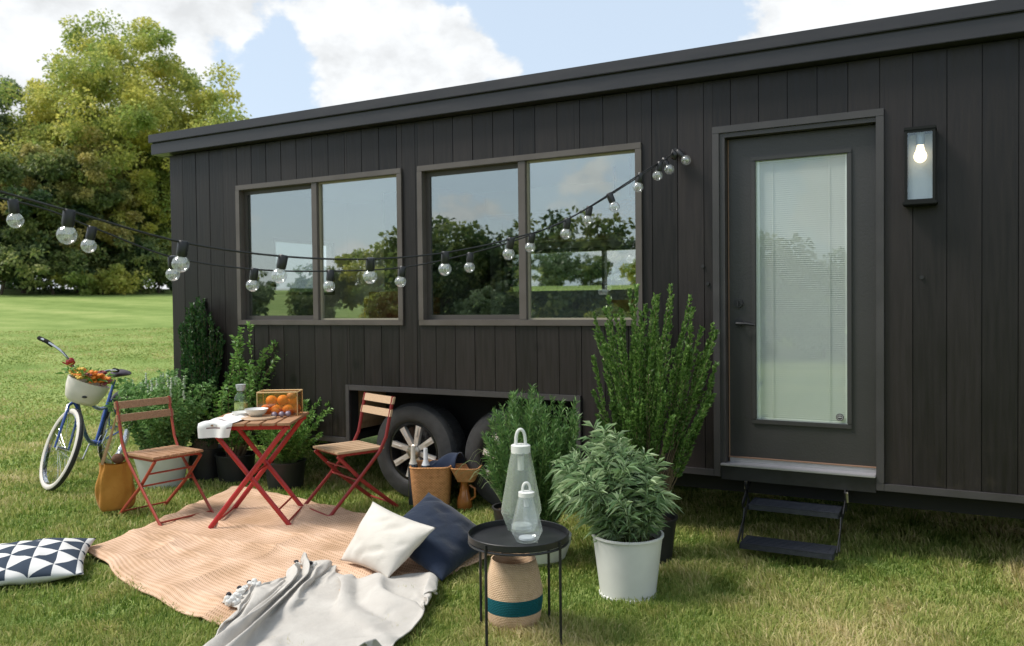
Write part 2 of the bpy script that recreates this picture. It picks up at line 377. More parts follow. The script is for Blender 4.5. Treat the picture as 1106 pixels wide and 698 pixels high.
def grass():
    rng = np.random.default_rng(5)
    # candidates in polar rings round the camera, inside the view wedge (plus margin), thinning with distance
    N0 = 940000
    u = rng.random(N0); r = 1.6*(26/1.6)**u
    fdir = math.atan2(math.cos(.498), -math.sin(.498))
    a = fdir + (rng.random(N0)-.57)*math.radians(116)
    x = r*np.cos(a); y = -5.134+r*np.sin(a)
    keep = ~inpoly([(RUG[0][0]+.04,RUG[0][1]+.03),(RUG[1][0]+.03,RUG[1][1]-.05),(RUG[2][0]-.05,RUG[2][1]-.03),(RUG[3][0]-.04,RUG[3][1]+.04)], x, y)
    keep &= ~inpoly([(p[0]*.55-2.64*.45, p[1]*.55-2.05*.45) for p in THROW_OUT], x, y)
    keep &= ~((y > 1.6) & (x > -6.1))
    keep &= ~inpoly([(-4.70,-1.98),(-4.28,-2.32),(-4.60,-2.68),(-5.0,-2.34)], x, y)
    for cx, cy, rr in [(-1.52,-1.10,.14),(-2.16,-.82,.16),(-1.6,-.55,.15),(-1.83,-1.78,.12),(-5.9,-.36,.17),(-5.55,.02,.15),(-4.93,-.02,.15),(-3.42,-.08,.15),(-5.82,-.06,.15)]:
        keep &= (x-cx)**2+(y-cy)**2 > rr*rr
    x, y, r = x[keep], y[keep], r[keep]; n = len(x)
    z = np.array([gz(a_, b_) for a_, b_ in zip(x, y)])
    pn = np.array([mnoise.noise(Vector((a_*1.3, b_*1.3, 0))) for a_, b_ in zip(x, y)])
    pn2 = np.array([mnoise.noise(Vector((a_*5, b_*5, 9))) for a_, b_ in zip(x, y)])
    h = (.028+.03*rng.random(n))*(1+.6*pn+.5*pn2)
    h = np.clip(h, .015, .085)
    h = h*np.clip(1-(r-8)/14, .3, 1)
    w = (.0016+.0012*rng.random(n))*np.clip(r/3.2, 1, 6)
    az = rng.random(n)*2*PI; lean = rng.random(n)*.9+.15
    # clumped lean direction
    la = az*.6 + pn2*5
    dx, dy = np.cos(la)*lean*h, np.sin(la)*lean*h
    sx, sy = -np.sin(az)*w, np.cos(az)*w
    P = np.zeros((n, 5, 3))
    P[:,0] = np.stack([x-sx, y-sy, z-.004], 1); P[:,1] = np.stack([x+sx, y+sy, z-.004], 1)
    P[:,2] = np.stack([x-sx*.8+dx*.35, y-sy*.8+dy*.35, z+h*.6], 1); P[:,3] = np.stack([x+sx*.8+dx*.35, y+sy*.8+dy*.35, z+h*.6], 1)
    P[:,4] = np.stack([x+dx, y+dy, z+h*np.clip(1.05-lean*.35, .4, 1)], 1)
    b = np.arange(n)*5
    F = np.concatenate([np.stack([b, b+1, b+3], 1), np.stack([b, b+3, b+2], 1), np.stack([b+2, b+3, b+4], 1)])
    tint = np.clip(.42+.5*pn+.35*pn2+.22*rng.standard_normal(n)*.8, 0, 1)
    # drier, more yellow patch to the front right
    tint = np.clip(tint+.14*np.exp(-((x+.1)**2+(y+.9)**2)/1.2), 0, 1)
    me = raw_mesh('grass', P.reshape(-1, 3), F, attr=np.repeat(tint, 5))
    m, N, L, bs = nt('grass_blades')
    at = N.new('ShaderNodeAttribute'); at.attribute_name = 'tint'
    rp = ramp(N, [(0, (.11,.19,.03)), (.3, (.24,.31,.065)), (.6, (.42,.43,.14)), (.85, (.62,.54,.26)), (1, (.74,.62,.36))])
    L.new(at.outputs['Fac'], rp.inputs[0]); L.new(rp.outputs[0], bs.inputs['Base Color']); bs.inputs['Roughness'].default_value = .55; bs.inputs['Specular IOR Level'].default_value = .25
    tr = N.new('ShaderNodeBsdfTranslucent'); L.new(rp.outputs[0], tr.inputs['Color'])
    ms = N.new('ShaderNodeMixShader'); ms.inputs[0].default_value = .45
    L.new(bs.outputs[0], ms.inputs[1]); L.new(tr.outputs[0], ms.inputs[2]); L.new(ms.outputs[0], N['Material Output'].inputs[0])
    tag(link('grass', me, m), 'short green and straw coloured grass of the lawn', 'grass', kind='stuff')
grass()

# ------------------------------------------------------------------ tiny house on wheels
HX0, HX1, HD = -6.28, 2.9, 2.45
ZB, ZT = .42, 2.86
house = thing('tiny_house', 'long black timber clad tiny house on wheels with glazed door and two wide windows', 'tiny house', (-1.7, 1.2, 0))

WIN = [(-5.45, -3.72, 1.345, 2.53), (-3.575, -1.825, 1.345, 2.53)]
DOOR = (-1.365, -.395, .42, 2.573)
ARCH = (-4.25, -2.30, .40, .835)
def cladding():
    mb = MB(); pw = .1675; gap = .0028; x = HX0
    holes = WIN + [DOOR, ARCH]
    while x < HX1 - .01:
        a, b = x, min(x+pw, HX1); tw, tx = random.uniform(-.010, .010), random.uniform(-.0022, .0022)
        # split horizontally where holes start/end inside the plank
        cuts = sorted({a, b} | {h[0] for h in holes if a < h[0] < b} | {h[1] for h in holes if a < h[1] < b})
        for i in range(len(cuts)-1):
            c, d = cuts[i], cuts[i+1]; mid = (c+d)/2
            segs = [(ZB, ZT)]
            for h in holes:
                if h[0] < mid < h[1]:
                    ns = []
                    for (p, q) in segs:
                        if h[3] <= p or h[2] >= q: ns.append((p, q)); continue
                        if h[2] > p+.01: ns.append((p, h[2]))
                        if h[3] < q-.01: ns.append((h[3], q))
                    segs = ns
            for (p, q) in segs:
                x0 = c + (gap/2 if c == a else 0); x1 = d - (gap/2 if d == b else 0)
                mb.box((x0, 0, p), (x1, .016, q), Matrix.Translation((mid, 0, (p+q)/2)) @ Matrix.Rotation(tw, 4, 'Z') @ Matrix.Rotation(tx, 4, 'X') @ Matrix.Translation((-mid, 0, -(p+q)/2)), bev=.0016 if (x1-x0) > .03 and q-p > .03 else 0)
        x += pw
    mb.build('cladding', M_clad, house, smooth=False)
    # sheathing behind the planks, as four pieces round each hole
    sh = MB(); xs = sorted([HX0, HX1] + [v for h in holes for v in h[:2]])
    for i in range(len(xs)-1):
        c, d = xs[i], xs[i+1]; mid = (c+d)/2; segs = [(ZB+.005, ZT)]
        for h in holes:
            if h[0] < mid < h[1]:
                ns = []
                for (p, q) in segs:
                    if h[2] > p+.01: ns.append((p, min(q, h[2])))
                    if h[3] < q: ns.append((max(p, h[3]), q))
                segs = ns
        for p, q in segs:
            if d-c > .001: sh.box((c, .0165, p), (d, .10, q))
    sh.build('wall_core', M_under, house, smooth=False)
    # end walls, back wall with openings
    for X, s in ((HX0, 1), (HX1, -1)):
        e = MB()
        y = .02; 
        while y < HD-.01:
            y1 = min(y+pw, HD)
            if s == 1 and y1 > 1.15 and y < 2.1:
                e.box((X, y+.002, ZB), (X+.016, y1-.002, 1.62)); e.box((X, y+.002, 2.2), (X+.016, y1-.002, ZT))
            else: e.box((X if s == 1 else X-.016, y+.002, ZB), (X+.016 if s == 1 else X, y1-.002, ZT), bev=.002)
            y += pw
        e.build('end_cladding', M_clad, house, smooth=False)
    ws = MB(); t = .08
    ws.box((HX0+.017, .101, ZB+.005), (HX0+t, 1.18, ZT)); ws.box((HX0+.017, 2.11, ZB+.005), (HX0+t, HD-.02, ZT))
    ws.box((HX0+.017, 1.18, ZB+.005), (HX0+t, 2.11, 1.62)); ws.box((HX0+.017, 1.18, 2.2), (HX0+t, 2.11, ZT))
    ws.box((HX1-t, .101, ZB+.005), (HX1-.017, HD-.02, ZT))
    bw = [(-5.05, -4.32), (-4.18, -2.1)]
    zs = (1.33, 2.04); px = [HX0+t, -5.05, -4.32, -4.18, -2.1, HX1-t]
    for i in range(5):
        if i in (1, 3): ws.box((px[i], HD-.1, ZB+.005), (px[i+1], HD-.02, zs[0])); ws.box((px[i], HD-.1, zs[1]), (px[i+1], HD-.02, ZT))
        else: ws.box((px[i], HD-.1, ZB+.005), (px[i+1], HD-.02, ZT))
    ws.build('inner_wall', mat('white_interior_paint', (.62,.62,.58), .6, (.66,.66,.62), 2), house, smooth=False)
    bk = MB(); x = HX0
    while x < HX1-.01:
        x1 = min(x+pw, HX1); mid = (x+x1)/2
        if any(a < mid < b for a, b in bw): bk.box((x+.002, HD-.018, ZB), (x1-.002, HD, zs[0])); bk.box((x+.002, HD-.018, zs[1]), (x1-.002, HD, ZT))
        else: bk.box((x+.002, HD-.018, ZB), (x1-.002, HD, ZT))
        x += pw
    bk.build('rear_cladding', M_clad, house, smooth=False)
    fl = MB(); fl.box((HX0+t, .101, .50), (-4.3, HD-.1, .56)); fl.box((-4.3, .101, .86), (-2.25, HD-.1, .90)); fl.box((-2.25, .101, .50), (HX1-t, HD-.1, .56))
    fl.box((-4.3,.101,.56),(-4.27,HD-.1,.86)); fl.box((-2.28,.101,.56),(-2.25,HD-.1,.86))
    fl.build('floor_deck', mat('oak_floor', (.32,.21,.12), .5, (.4,.27,.16), 6, stretch=(1,10,1)), house, smooth=False)
    c = MB(); c.box((HX0+t, .101, 2.66), (HX1-t, HD-.1, 2.70))
    c.build('ceiling', mat('white_ceiling', (.8,.8,.78), .6), house, smooth=False)
    for a, b in bw:
        f = MB(); y0, y1 = HD-.11, HD-.005; w = .035
        f.box((a, y0, zs[0]), (b, y1, zs[0]+w)); f.box((a, y0, zs[1]-w), (b, y1, zs[1])); f.box((a, y0, zs[0]+w), (a+w, y1, zs[1]-w)); f.box((b-w, y0, zs[0]+w), (b, y1, zs[1]-w))
        if b-a > 1: f.box((-3.08, y0+.02, zs[0]+w), (-3.05, y1-.02, zs[1]-w))
        fo = f.build('rear_window', M_winframe, house, smooth=False)
        g = MB(); g.box((a+w, HD-.06, zs[0]+w), (b-w, HD-.055, zs[1]-w)); g.build('pane', M_clear, fo, smooth=False)
    f = MB(); w = .03; X0, X1 = HX0-.005, HX0+.085
    f.box((X0, 1.18, 1.62), (X1, 2.11, 1.65)); f.box((X0, 1.18, 2.17), (X1, 2.11, 2.2)); f.box((X0, 1.18, 1.65), (X1, 1.21, 2.17)); f.box((X0, 2.08, 1.65), (X1, 2.11, 2.17))
    fo = f.build('end_window', M_winframe, house, smooth=False)
    g = MB(); g.box((HX0+.04, 1.21, 1.65), (HX0+.045, 2.08, 2.17)); g.build('pane', M_clear, fo, smooth=False)
cladding()

# roof and fascia
r_ = MB(); r_.box((HX0-.10, .03, 2.865), (HX1+.1, HD+.1, 3.02)); r_.build('roof', M_roof, house, smooth=False)
fa = MB(); X0 = HX0-.135
fa.box((X0+.012, -.095, 2.868), (HX1+.13, .028, 2.962), bev=.003)
fa.box((X0, -.115, 2.972), (HX1+.14, .028, 3.045), bev=.004)
fa.box((X0+.02, -.085, 2.96), (HX1+.12, .026, 2.974))
fa.box((X0+.012, .030, 2.868), (X0+.034, HD+.09, 2.962)); fa.box((X0, .030, 2.972), (X0+.034, HD+.1, 3.045))
fa.build('fascia', M_fascia, house, smooth=False)
# bottom trim and arch trim
tr = MB(); P0 = -.018
def hb(x0, x1, z0, z1, y0=P0, y1=.0): tr.box((x0, y0, z0), (x1, y1, z1), bev=.002)
hb(HX0, ARCH[0]-.035, .415, .455); hb(ARCH[1]+.035, DOOR[0], .415, .455); hb(DOOR[1], HX1, .415, .455)
hb(ARCH[0]-.035, ARCH[0], .415, ARCH[3]+.04); hb(ARCH[1], ARCH[1]+.035, .415, ARCH[3]+.04); hb(ARCH[0], ARCH[1], ARCH[3], ARCH[3]+.04)
tr.build('skirt_trim', M_trim, house, smooth=False)
tr = MB()
hb(DOOR[0], DOOR[0]+.042, .4575, DOOR[3]-.042); hb(DOOR[1]-.042, DOOR[1], .4575, DOOR[3]-.042); hb(DOOR[0], DOOR[1], DOOR[3]-.042, DOOR[3])
hb(DOOR[0], DOOR[0]+.042, .415, .4575); hb(DOOR[1]-.042, DOOR[1], .415, .4575)
tr.build('door_trim', M_trim, house, smooth=False)
# windows
def window(x0, x1, z0, z1):
    w = .042; f = MB(); y0, y1 = -.016, .075
    f.box((x0, y0, z1-w), (x1, y1, z1), bev=.003); f.box((x0, y0, z0), (x1, y1, z0+w), bev=.003)
    f.box((x0, y0, z0+w), (x0+w, y1, z1-w)); f.box((x1-w, y0, z0+w), (x1, y1, z1-w))
    xm = (x0+x1)/2
    fo = f.build('window', M_winframe, house, smooth=False)
    m = MB(); m.box((xm-.03, -.006, z0+w), (xm+.028, .06, z1-w), bev=.003)
    m.build('mullion', M_winframe, fo, smooth=False)
    # left sliding sash set further back, behind a dark screen frame
    s = MB(); a, b, c, d = x0+w, xm-.03, z0+w, z1-w; t = .035
    s.box((a, .04, d-t), (b, .062, d)); s.box((a, .04, c), (b, .062, c+t)); s.box((a, .04, c+t), (a+t, .062, d-t)); s.box((b-.012, .04, c+t), (b, .062, d-t))
    s.build('sash', mat('dark_sash', (.06,.052,.047), .5), fo, smooth=False)
    s = MB(); a2, b2 = xm+.028, x1-w; t = .012
    s.box((a2, .02, d-t), (b2, .05, d)); s.box((a2, .02, c), (b2, .05, c+t)); s.box((a2, .02, c+t), (a2+t, .05, d-t)); s.box((b2-t, .02, c+t), (b2, .05, d-t))
    s.build('bead', mat('cream_bead', (.3,.27,.2), .5), fo, smooth=False)
    g = MB(); g.box((a+.02, .05, c+.02), (b-.005, .054, d-.02)); g.build('screened_pane', M_panedark, fo, smooth=False)
    g = MB(); g.box((a2+.008, .032, c+.008), (b2-.008, .036, d-.008)); g.build('pane', M_pane, fo, smooth=False)
for w in WIN: window(*w)
# door
DX0, DX1, DZ0, DZ1, DY = -1.288, -.437, .535, 2.50, .062
jm = MB()
jm.box((DOOR[0]+.042, -.004, .50), (DX0-.004, .11, DOOR[3]-.044)); jm.box((DX1+.004, -.004, .50), (DOOR[1]-.042, .11, DOOR[3]-.044)); jm.box((DX0-.004, -.004, DZ1+.004), (DX1+.004, .11, DOOR[3]-.044))
jm.build('door_jamb', M_trim, house, smooth=False)
gx0, gx1, gz0, gz1 = -1.125, -.590, .765, 2.36
d = MB(); y0, y1 = DY, DY+.045
d.box((DX0, y0, DZ0), (gx0, y1, DZ1)); d.box((gx1, y0, DZ0), (DX1, y1, DZ1)); d.box((gx0, y0, DZ0), (gx1, y1, gz0)); d.box((gx0, y0, gz1), (gx1, y1, DZ1))
door = d.build('door', M_door, house, smooth=False)
lf = MB(); t = .028; a, b, c, e = gx0, gx1, gz0, gz1; y0 = DY-.014
lf.box((a-.02, y0, e-t+.02), (b+.02, DY-.001, e+.02), bev=.004); lf.box((a-.02, y0, c-.02), (b+.02, DY-.001, c+t-.02), bev=.004)
lf.box((a-.02, y0, c+t-.02), (a+t-.02, DY-.001, e-t+.02), bev=.004); lf.box((b-t+.02, y0, c+t-.02), (b+.02, DY-.001, e-t+.02), bev=.004)
lf.build('glazing_frame', M_door, door, smooth=False)
g = MB(); g.box((a+.001, DY+.008, c+.001), (b-.001, DY+.012, e-.001)); g.build('glass', M_doorglass, door, smooth=False)
bl = MB(); z = c+.014
wm = mat('white_blind_slat', (.58,.60,.58), .5)
while z < e-.02:
    bl.add([(a+.022, DY+.022, z), (b-.022, DY+.022, z), (b-.022, DY+.029, z+.0145), (a+.022, DY+.029, z+.0145)], [(0,1,2,3)])
    z += .0125
bl.box((a+.002, DY+.018, e-.02), (b-.002, DY+.034, e-.002)); bl.box((a+.002, DY+.018, c+.002), (b-.002, DY+.034, c+.014))
for xx in (a+.10, b-.11): bl.box((xx, DY+.016, c+.01), (xx+.003, DY+.018, e-.02))
bl.build('blind', wm, door, smooth=False)
sp = MB()
sp.box((a+.001, DY+.013, c+.001), (a+.026, DY+.04, e-.001)); sp.box((b-.02, DY+.016, c+.001), (b-.001, DY+.04, e-.001)); sp.box((a+.02, DY+.032, c+.001), (b-.02, DY+.04, e-.001))
sp.build('spacer', mat('spacer_white', (.85,.88,.86), .5), door, smooth=False)
st = MB(); st.tube([(b-.05, DY+.0055, c+.045), (b-.05, DY+.0075, c+.045)], .022, 24)
so = st.build('round_sticker', mat('black_sticker', (.02,.02,.02), .4), door, smooth=False)
st = MB(); st.lathe([(.015,0),(.017,0)], 24, M=Matrix.Translation((b-.05, DY+.005, c+.045)) @ Matrix.Rotation(PI/2, 4, 'X')); st.box((b-.06, DY+.0045, c+.043), (b-.04, DY+.005, c+.047)); st.box((b-.057, DY+.0045, c+.052), (b-.043, DY+.005, c+.055))
st.build('sticker_print', mat('pale_print', (.6,.6,.6), .5), so, smooth=False)
h = MB(); hx, hz = -1.225, 1.362
h.tube([(hx, DY, hz), (hx, DY-.012, hz)], .028, 20); h.cyl((hx, DY-.01, hz), (hx, DY-.05, hz), .009); h.tube([(hx-.006, DY-.047, hz), (hx+.05, DY-.05, hz-.001), (hx+.105, DY-.045, hz-.008)], [.0095,.0085,.007], 10)
h.build('handle', M_black, door)
h = MB(); h.tube([(hx, DY, 1.487), (hx, DY-.016, 1.487)], .027, 20); h.box((hx-.004, DY-.03, 1.472), (hx+.004, DY-.015, 1.502)); h.build('deadbolt', M_black, door)
for zz in (.75, 1.5, 2.3):
    h = MB(); h.cyl((DX1+.004, DY-.004, zz-.05), (DX1+.004, DY-.004, zz+.05), .007, 10); h.build('hinge', M_black, door)
s = MB(); s.box((DOOR[0]+.044, -.035, .487), (DOOR[1]-.044, .11, .5), bev=.003); s.box((DX0+.01, DY-.02, .5), (DX1, DY+.05, .53)); 
s.build('threshold', mat('brushed_aluminium', (.42,.41,.43), .4, (.34,.33,.34), 20, metal=.5, stretch=(1,20,20)), house, smooth=False)
s = MB(); s.box((DX0, DY-.004, .502), (DX0+.006, DY+.001, 2.5)); s.box((DX0, DY-.024, .53), (DX1, DY-.002, .536)); s.build('weather_strip', mat('raw_wood_strip', (.22,.13,.085), .6), house, smooth=False)
s = MB(); s.box((DOOR[0]+.044, -.012, .40), (DOOR[1]-.044, .10, .486)); s.build('sill_board', M_black, house, smooth=False)
# folding entry steps
stp = MB()
def tread(z, y0, y1, xo=0, x0=-1.13, x1=-.62):
    b = MB()
    b.box((x0+xo, y0, z-.006), (x1+xo, y1, z), bev=.002); b.box((x0+xo, y0, z-.034), (x1+xo, y0+.008, z-.006), bev=.002)
    b.box((x0+xo, y1-.008, z-.034), (x1+xo, y1, z-.006)); b.box((x0+xo, y0, z-.034), (x0+.006+xo, y1, z-.006)); b.box((x1-.006+xo, y0, z-.034), (x1+xo, y1, z-.006))
    for k in range(5):
        yy = y0+.025+k*(y1-y0-.04)/5; b.box((x0+.03+xo, yy, z), (x1-.03+xo, yy+.006, z+.004))
    return b
so = None
for X in (-1.165, -.60):
    steps = MB()
    steps.bar((X, .10, .40), (X, -.13, .275), .006, .035, (1,0,0)); steps.bar((X, -.05, .40), (X, .02, .275), .006, .03, (1,0,0))
    steps.bar((X+(.012 if X < -1 else -.012), .0, .285), (X+(.012 if X < -1 else -.012), -.30, .10), .006, .03, (1,0,0))
    steps.bar((X+(.012 if X < -1 else -.012), -.12, .265), (X+(.012 if X < -1 else -.012), -.19, .085), .006, .025, (1,0,0))
    s_o = steps.build('step_bracket', M_black, house, smooth=False); so = so or s_o
M_tread = mat('black_step', (.022,.025,.034), .4, (.032,.036,.046), 30)
tread(.292, -.14, .05).build('tread', M_tread, so, smooth=False)
tread(.108, -.33, -.15, -.005).build('tread', M_tread, so, smooth=False)
m_z = mat('zinc', (.5,.45,.36), .4, metal=.7)
for a_, b_, r__ in (((-.592, -.04, .39), (-.592, -.01, .33), .009), ((-1.17, -.01, .40), (-1.175, .0, .35), .007)):
    pn = MB(); pn.cyl(a_, b_, r__, 8); pn.build('hinge_bolt', m_z, so)
# chassis
ch = MB()
for y in (.12, HD-.25):
    ch.box((HX0+.1, y, .30), (-4.3, y+.06, .42)); ch.box((-2.25, y, .30), (HX1-.1, y+.06, .42)); ch.box((-4.3, y+.30*(1 if y < 1 else -1), .36), (-2.25, y+.30*(1 if y < 1 else -1)+.06, .5))
for k in range(9): ch.box((HX0+.3+k*1.05, .18, .34), (HX0+.36+k*1.05, HD-.25, .41))
ch.box((HX0+.02, .10, .42), (-4.28, HD-.02, .47)); ch.box((-2.27, .10, .42), (HX1-.02, HD-.02, .47))
ch.box((HX0+.02, .085, .33), (-4.28, .1, .42)); ch.box((-1.9, .3, .26), (1.5, .32, .42))
for x in (-3.70, -2.88): ch.cyl((x, .2, .375), (x, HD-.2, .375), .045)
ch.build('chassis', M_under, house, smooth=False)
ah = MB(); ah.box((ARCH[0], .46, .4), (ARCH[1], .48, .86)); ah.box((ARCH[0], .02, .838), (ARCH[1], .46, .857)); ah.build('wheel_well', M_under, house, smooth=False)
def wheel(x, y=.055, rear=False):
    R, w, c = .372, .235, .375
    s = 1 if not rear else -1
    MM = Matrix.Translation((x, y, c)) @ Matrix.Rotation(-PI/2 if not rear else PI/2, 4, 'X')
    # lathe axis z -> world +y (inward)
    t = MB(); ri = .228
    t.lathe([(ri,.012),(ri+.012,0),(ri+.03,-.004),(R-.07,-.006),(R-.022,.008),(R-.006,.03),(R,.06),(R,w-.06),(R-.02,w-.01),(ri,w-.01),(ri,.012)], 64, M=MM)
    for k in range(70):
        a = 2*PI*k/70
        t.box((R-.004, -.005, .05), (R+.002, .008, w-.05), MM @ Matrix.Rotation(a, 4, 'Z'))
    hub = MB(); hub.lathe([(ri-.001,.015),(ri-.018,.012),(ri-.024,.03),(ri-.035,.11),(.05,.13),(0.001,.13)], 48, M=MM)
    wh = hub.build('wheel', M_rimblack, house)
    t.build('tyre', M_rubber, wh, angle=35)
    sp = MB()
    for k in range(8):
        a = 2*PI*k/8+.25; Q = MM @ Matrix.Rotation(a, 4, 'Z')
        sp.add([(.05,-.018,.022),(.205,-.024,.012),(.205,.024,.012),(.05,.018,.022),(.05,-.016,.06),(.205,-.020,.05),(.205,.020,.05),(.05,.016,.06)],
               [(0,1,2,3),(4,7,6,5),(0,4,5,1),(1,5,6,2),(2,6,7,3),(3,7,4,0)], Q)
        sp.box((.12,-.003,.008), (.2,.003,.02), Q)
    sp.build('spokes', M_alloy, wh, smooth=False)
    cp = MB(); cp.lathe([(.058,.03),(.056,.008),(.045,-.002),(.02,-.008),(.001,-.009)], 24, M=MM)
    for k in range(6):
        a = 2*PI*k/6; cp.tube([(.048*math.cos(a), .048*math.sin(a), .03), (.048*math.cos(a), .048*math.sin(a), -.006)], .008, 8, M=MM)
    cp.build('hub_cap', mat('worn_chrome', (.5,.45,.38), .3, (.35,.3,.25), 30, metal=.8), wh)
for x in (-3.70, -2.88): wheel(x)
for x in (-3.70, -2.88): wheel(x, HD-.06, True)
# wall lantern beside the door
la = MB(); lx0, lx1, lz0, lz1, ly0, ly1 = -.285, -.135, 2.03, 2.415, -.115, -.012
w = .014
la.box((lx0, -.012, lz0-.02), (lx1, 0, lz1+.012), bev=.002)
for x in (lx0, lx1-w):
    la.box((x, ly0, lz0), (x+w, ly0+w, lz1)); la.box((x, ly1-w, lz0), (x+w, ly1, lz1))
la.box((lx0-.004, ly0-.004, lz1), (lx1+.004, ly1, lz1+.018), bev=.003); la.box((lx0-.01, ly0-.01, lz0-.018), (lx1+.01, ly1, lz0), bev=.004)
la.box((lx0+w, ly0+.0, lz1-.012), (lx1-w, ly0+w, lz1)); la.box((lx0+w, ly0, lz0), (lx1-w, ly0+w, lz0+.012))
for x in (lx0, lx1-w): la.box((x, ly0+w, lz1-.01), (x+w, ly1-w, lz1)); la.box((x, ly0+w, lz0), (x+w, ly1-w, lz0+.01))
lan = la.build('wall_lantern', mat('dark_lantern_metal', (.006,.007,.007), .6, spec=.25), house, smooth=False)
g = MB(); g.box((lx0+w, ly0+.003, lz0+.012), (lx1-w, ly0+.005, lz1-.012)); g.box((lx0+.003, ly0+w, lz0+.01), (lx0+.005, ly1-w, lz1-.01)); g.box((lx1-.005, ly0+w, lz0+.01), (lx1-.003, ly1-w, lz1-.01))
g.build('glass_panel', glassmat('lantern_glass', .08, (.9,.94,.96)), lan, smooth=False)
bp_ = MB(); bp_.box((lx0+w, -.0155, lz0+.01), (lx1-w, -.0125, lz1-.01)); bp_.build('reflector_plate', mat('steel_reflector', (.36,.37,.38), .5, metal=.2), lan, smooth=False)
cx_, cy_ = -.21, -.062
k = MB(); k.cyl((cx_, cy_, lz1), (cx_, cy_, lz1-.075), .022); k.build('lamp_holder', mat('grey_holder', (.35,.36,.37), .4, metal=.6), lan)
m, N, L, b = nt('warm_lit_bulb'); b.inputs['Base Color'].default_value = (1,.9,.75,1); b.inputs['Emission Color'].default_value = (1,.74,.42,1); b.inputs['Emission Strength'].default_value = 2.2
k = MB(); k.ball((cx_, cy_, lz1-.135), .033, 20, 14, (1,1,1.1)); k.cyl((cx_, cy_, lz1-.075), (cx_, cy_, lz1-.112), .016, 16, .024); k.build('bulb', m, lan)
# little hose hook and screws on the wall
for x, z in [(-1.43, 1.72), (-1.40, 1.61), (-.205, 1.62)]:
    k = MB(); k.cyl((x, 0, z), (x, -.012, z), .011, 12); k.build('wall_fitting', M_black, house)

# interior furniture seen through the glass
kc = thing('kitchen_counter', 'grey kitchen counter with pale top seen through the windows', 'counter', (-4.2, 2.0, .56))
k = MB(); k.box((-6.1, 1.75, .57), (-2.0, 2.33, 1.18)); k.build('cabinet', mat('grey_cabinet', (.2,.22,.2), .5), kc, smooth=False)
k = MB(); k.box((-6.12, 1.72, 1.181), (-1.98, 2.34, 1.215)); k.build('worktop', mat('pale_worktop', (.6,.58,.52), .3), kc, smooth=False)
k = MB(); k.tube([(-5.55, 2.1, 1.215), (-5.55, 2.1, 1.55), (-5.55, 2.04, 1.60), (-5.55, 1.96, 1.58), (-5.55, 1.95, 1.5)], .013, 10); k.build('faucet', M_alloy, kc)
sh = thing('wooden_shelf', 'brown wooden shelf unit hung above the far window inside', 'shelf', (-3.2, 2.2, 2.15))
k = MB(); k.box((-4.15, 2.0, 2.10), (-2.05, 2.34, 2.14)); k.box((-4.15, 2.0, 2.34), (-2.05, 2.34, 2.37)); k.box((-3.1, 2.0, 2.14), (-3.07, 2.33, 2.34)); k.build('board', mat('walnut', (.2,.1,.045), .5, (.28,.15,.07), 10, stretch=(.5,6,6)), sh, smooth=False)
k = MB(); k.box((-4.15, 2.30, 2.141), (-2.05, 2.335, 2.339)); k.build('back_panel', mat('walnut_dark', (.13,.06,.03), .5), sh, smooth=False)
bk_ = thing('tall_cabinet', 'olive grey tall cabinet standing behind the left window pane inside', 'cabinet', (-4.55, 1.0, .56))
k = MB(); k.box((-5.0, 1.45, 1.216), (-4.35, 2.33, 2.6)); k.build('carcass', mat('olive_cabinet', (.13,.13,.10), .6), bk_, smooth=False)
def pend(x, y, z, r, m, lab, name='pendant_lamp'):
    t = thing(name, lab, 'pendant lamp', (x, y, z))
    k = MB(); k.lathe([(.02,r*.9),(r*.6,r*.75),(r,r*.1),(r*.9,-r*.4),(r*.5,-r*.75)], 24, (x, y, z)); k.build('lamp_shade', m, t)
    k = MB(); k.cyl((x, y, z+r*.85), (x, y, 2.66), .006, 6); k.build('cord', M_black, t)
pend(-2.35, 1.2, 2.22, .13, mat('rattan_orange', (.55,.22,.07), .6, (.42,.15,.04), 40), 'orange rattan pendant lamp behind the right window pane')
pend(-2.62, 1.55, 2.02, .07, M_white, 'small white pendant lamp inside below the orange one')
cb = thing('orange_bowl', 'orange rattan bowl on the sill inside the right window', 'bowl', (-2.15, .35, 1.40))
k = MB(); k.lathe([(.05,0),(.15,.05),(.2,.1),(.19,.1),(.14,.055),(.04,.01)], 28, (-2.2, .9, 1.42), cap0=True); k.cyl((-2.2,.9,.9),(-2.2,.9,1.42),.03); k.build('bowl_body', mat('rattan_bowl', (.6,.27,.1), .6), cb)
dk = thing('dining_bench', 'grey upholstered bench backs seen low through the windows', 'bench', (-3.3, 1.0, .9))
k = MB(); k.box((-3.5, .9, .9), (-1.95, 1.02, 1.60), bev=.03); k.build('backrest', mat('grey_upholstery', (.3,.32,.31), .9), dk)
k = MB(); k.box((-3.5, .5, .9), (-1.95, .9, 1.2), bev=.03); k.build('seat', mat('grey_upholstery_seat', (.26,.28,.27), .9), dk)
rb = thing('armchair', 'rust orange armchair back seen low through the left window', 'armchair', (-4.4, .7, .56))
k = MB(); k.box((-4.75, .75, .9), (-3.95, .9, 1.62), bev=.06); k.box((-4.75, .35, .9), (-3.95, .75, 1.15), bev=.05); k.build('upholstery', mat('rust_fabric', (.4,.16,.06), .9, (.3,.1,.04), 8), rb)

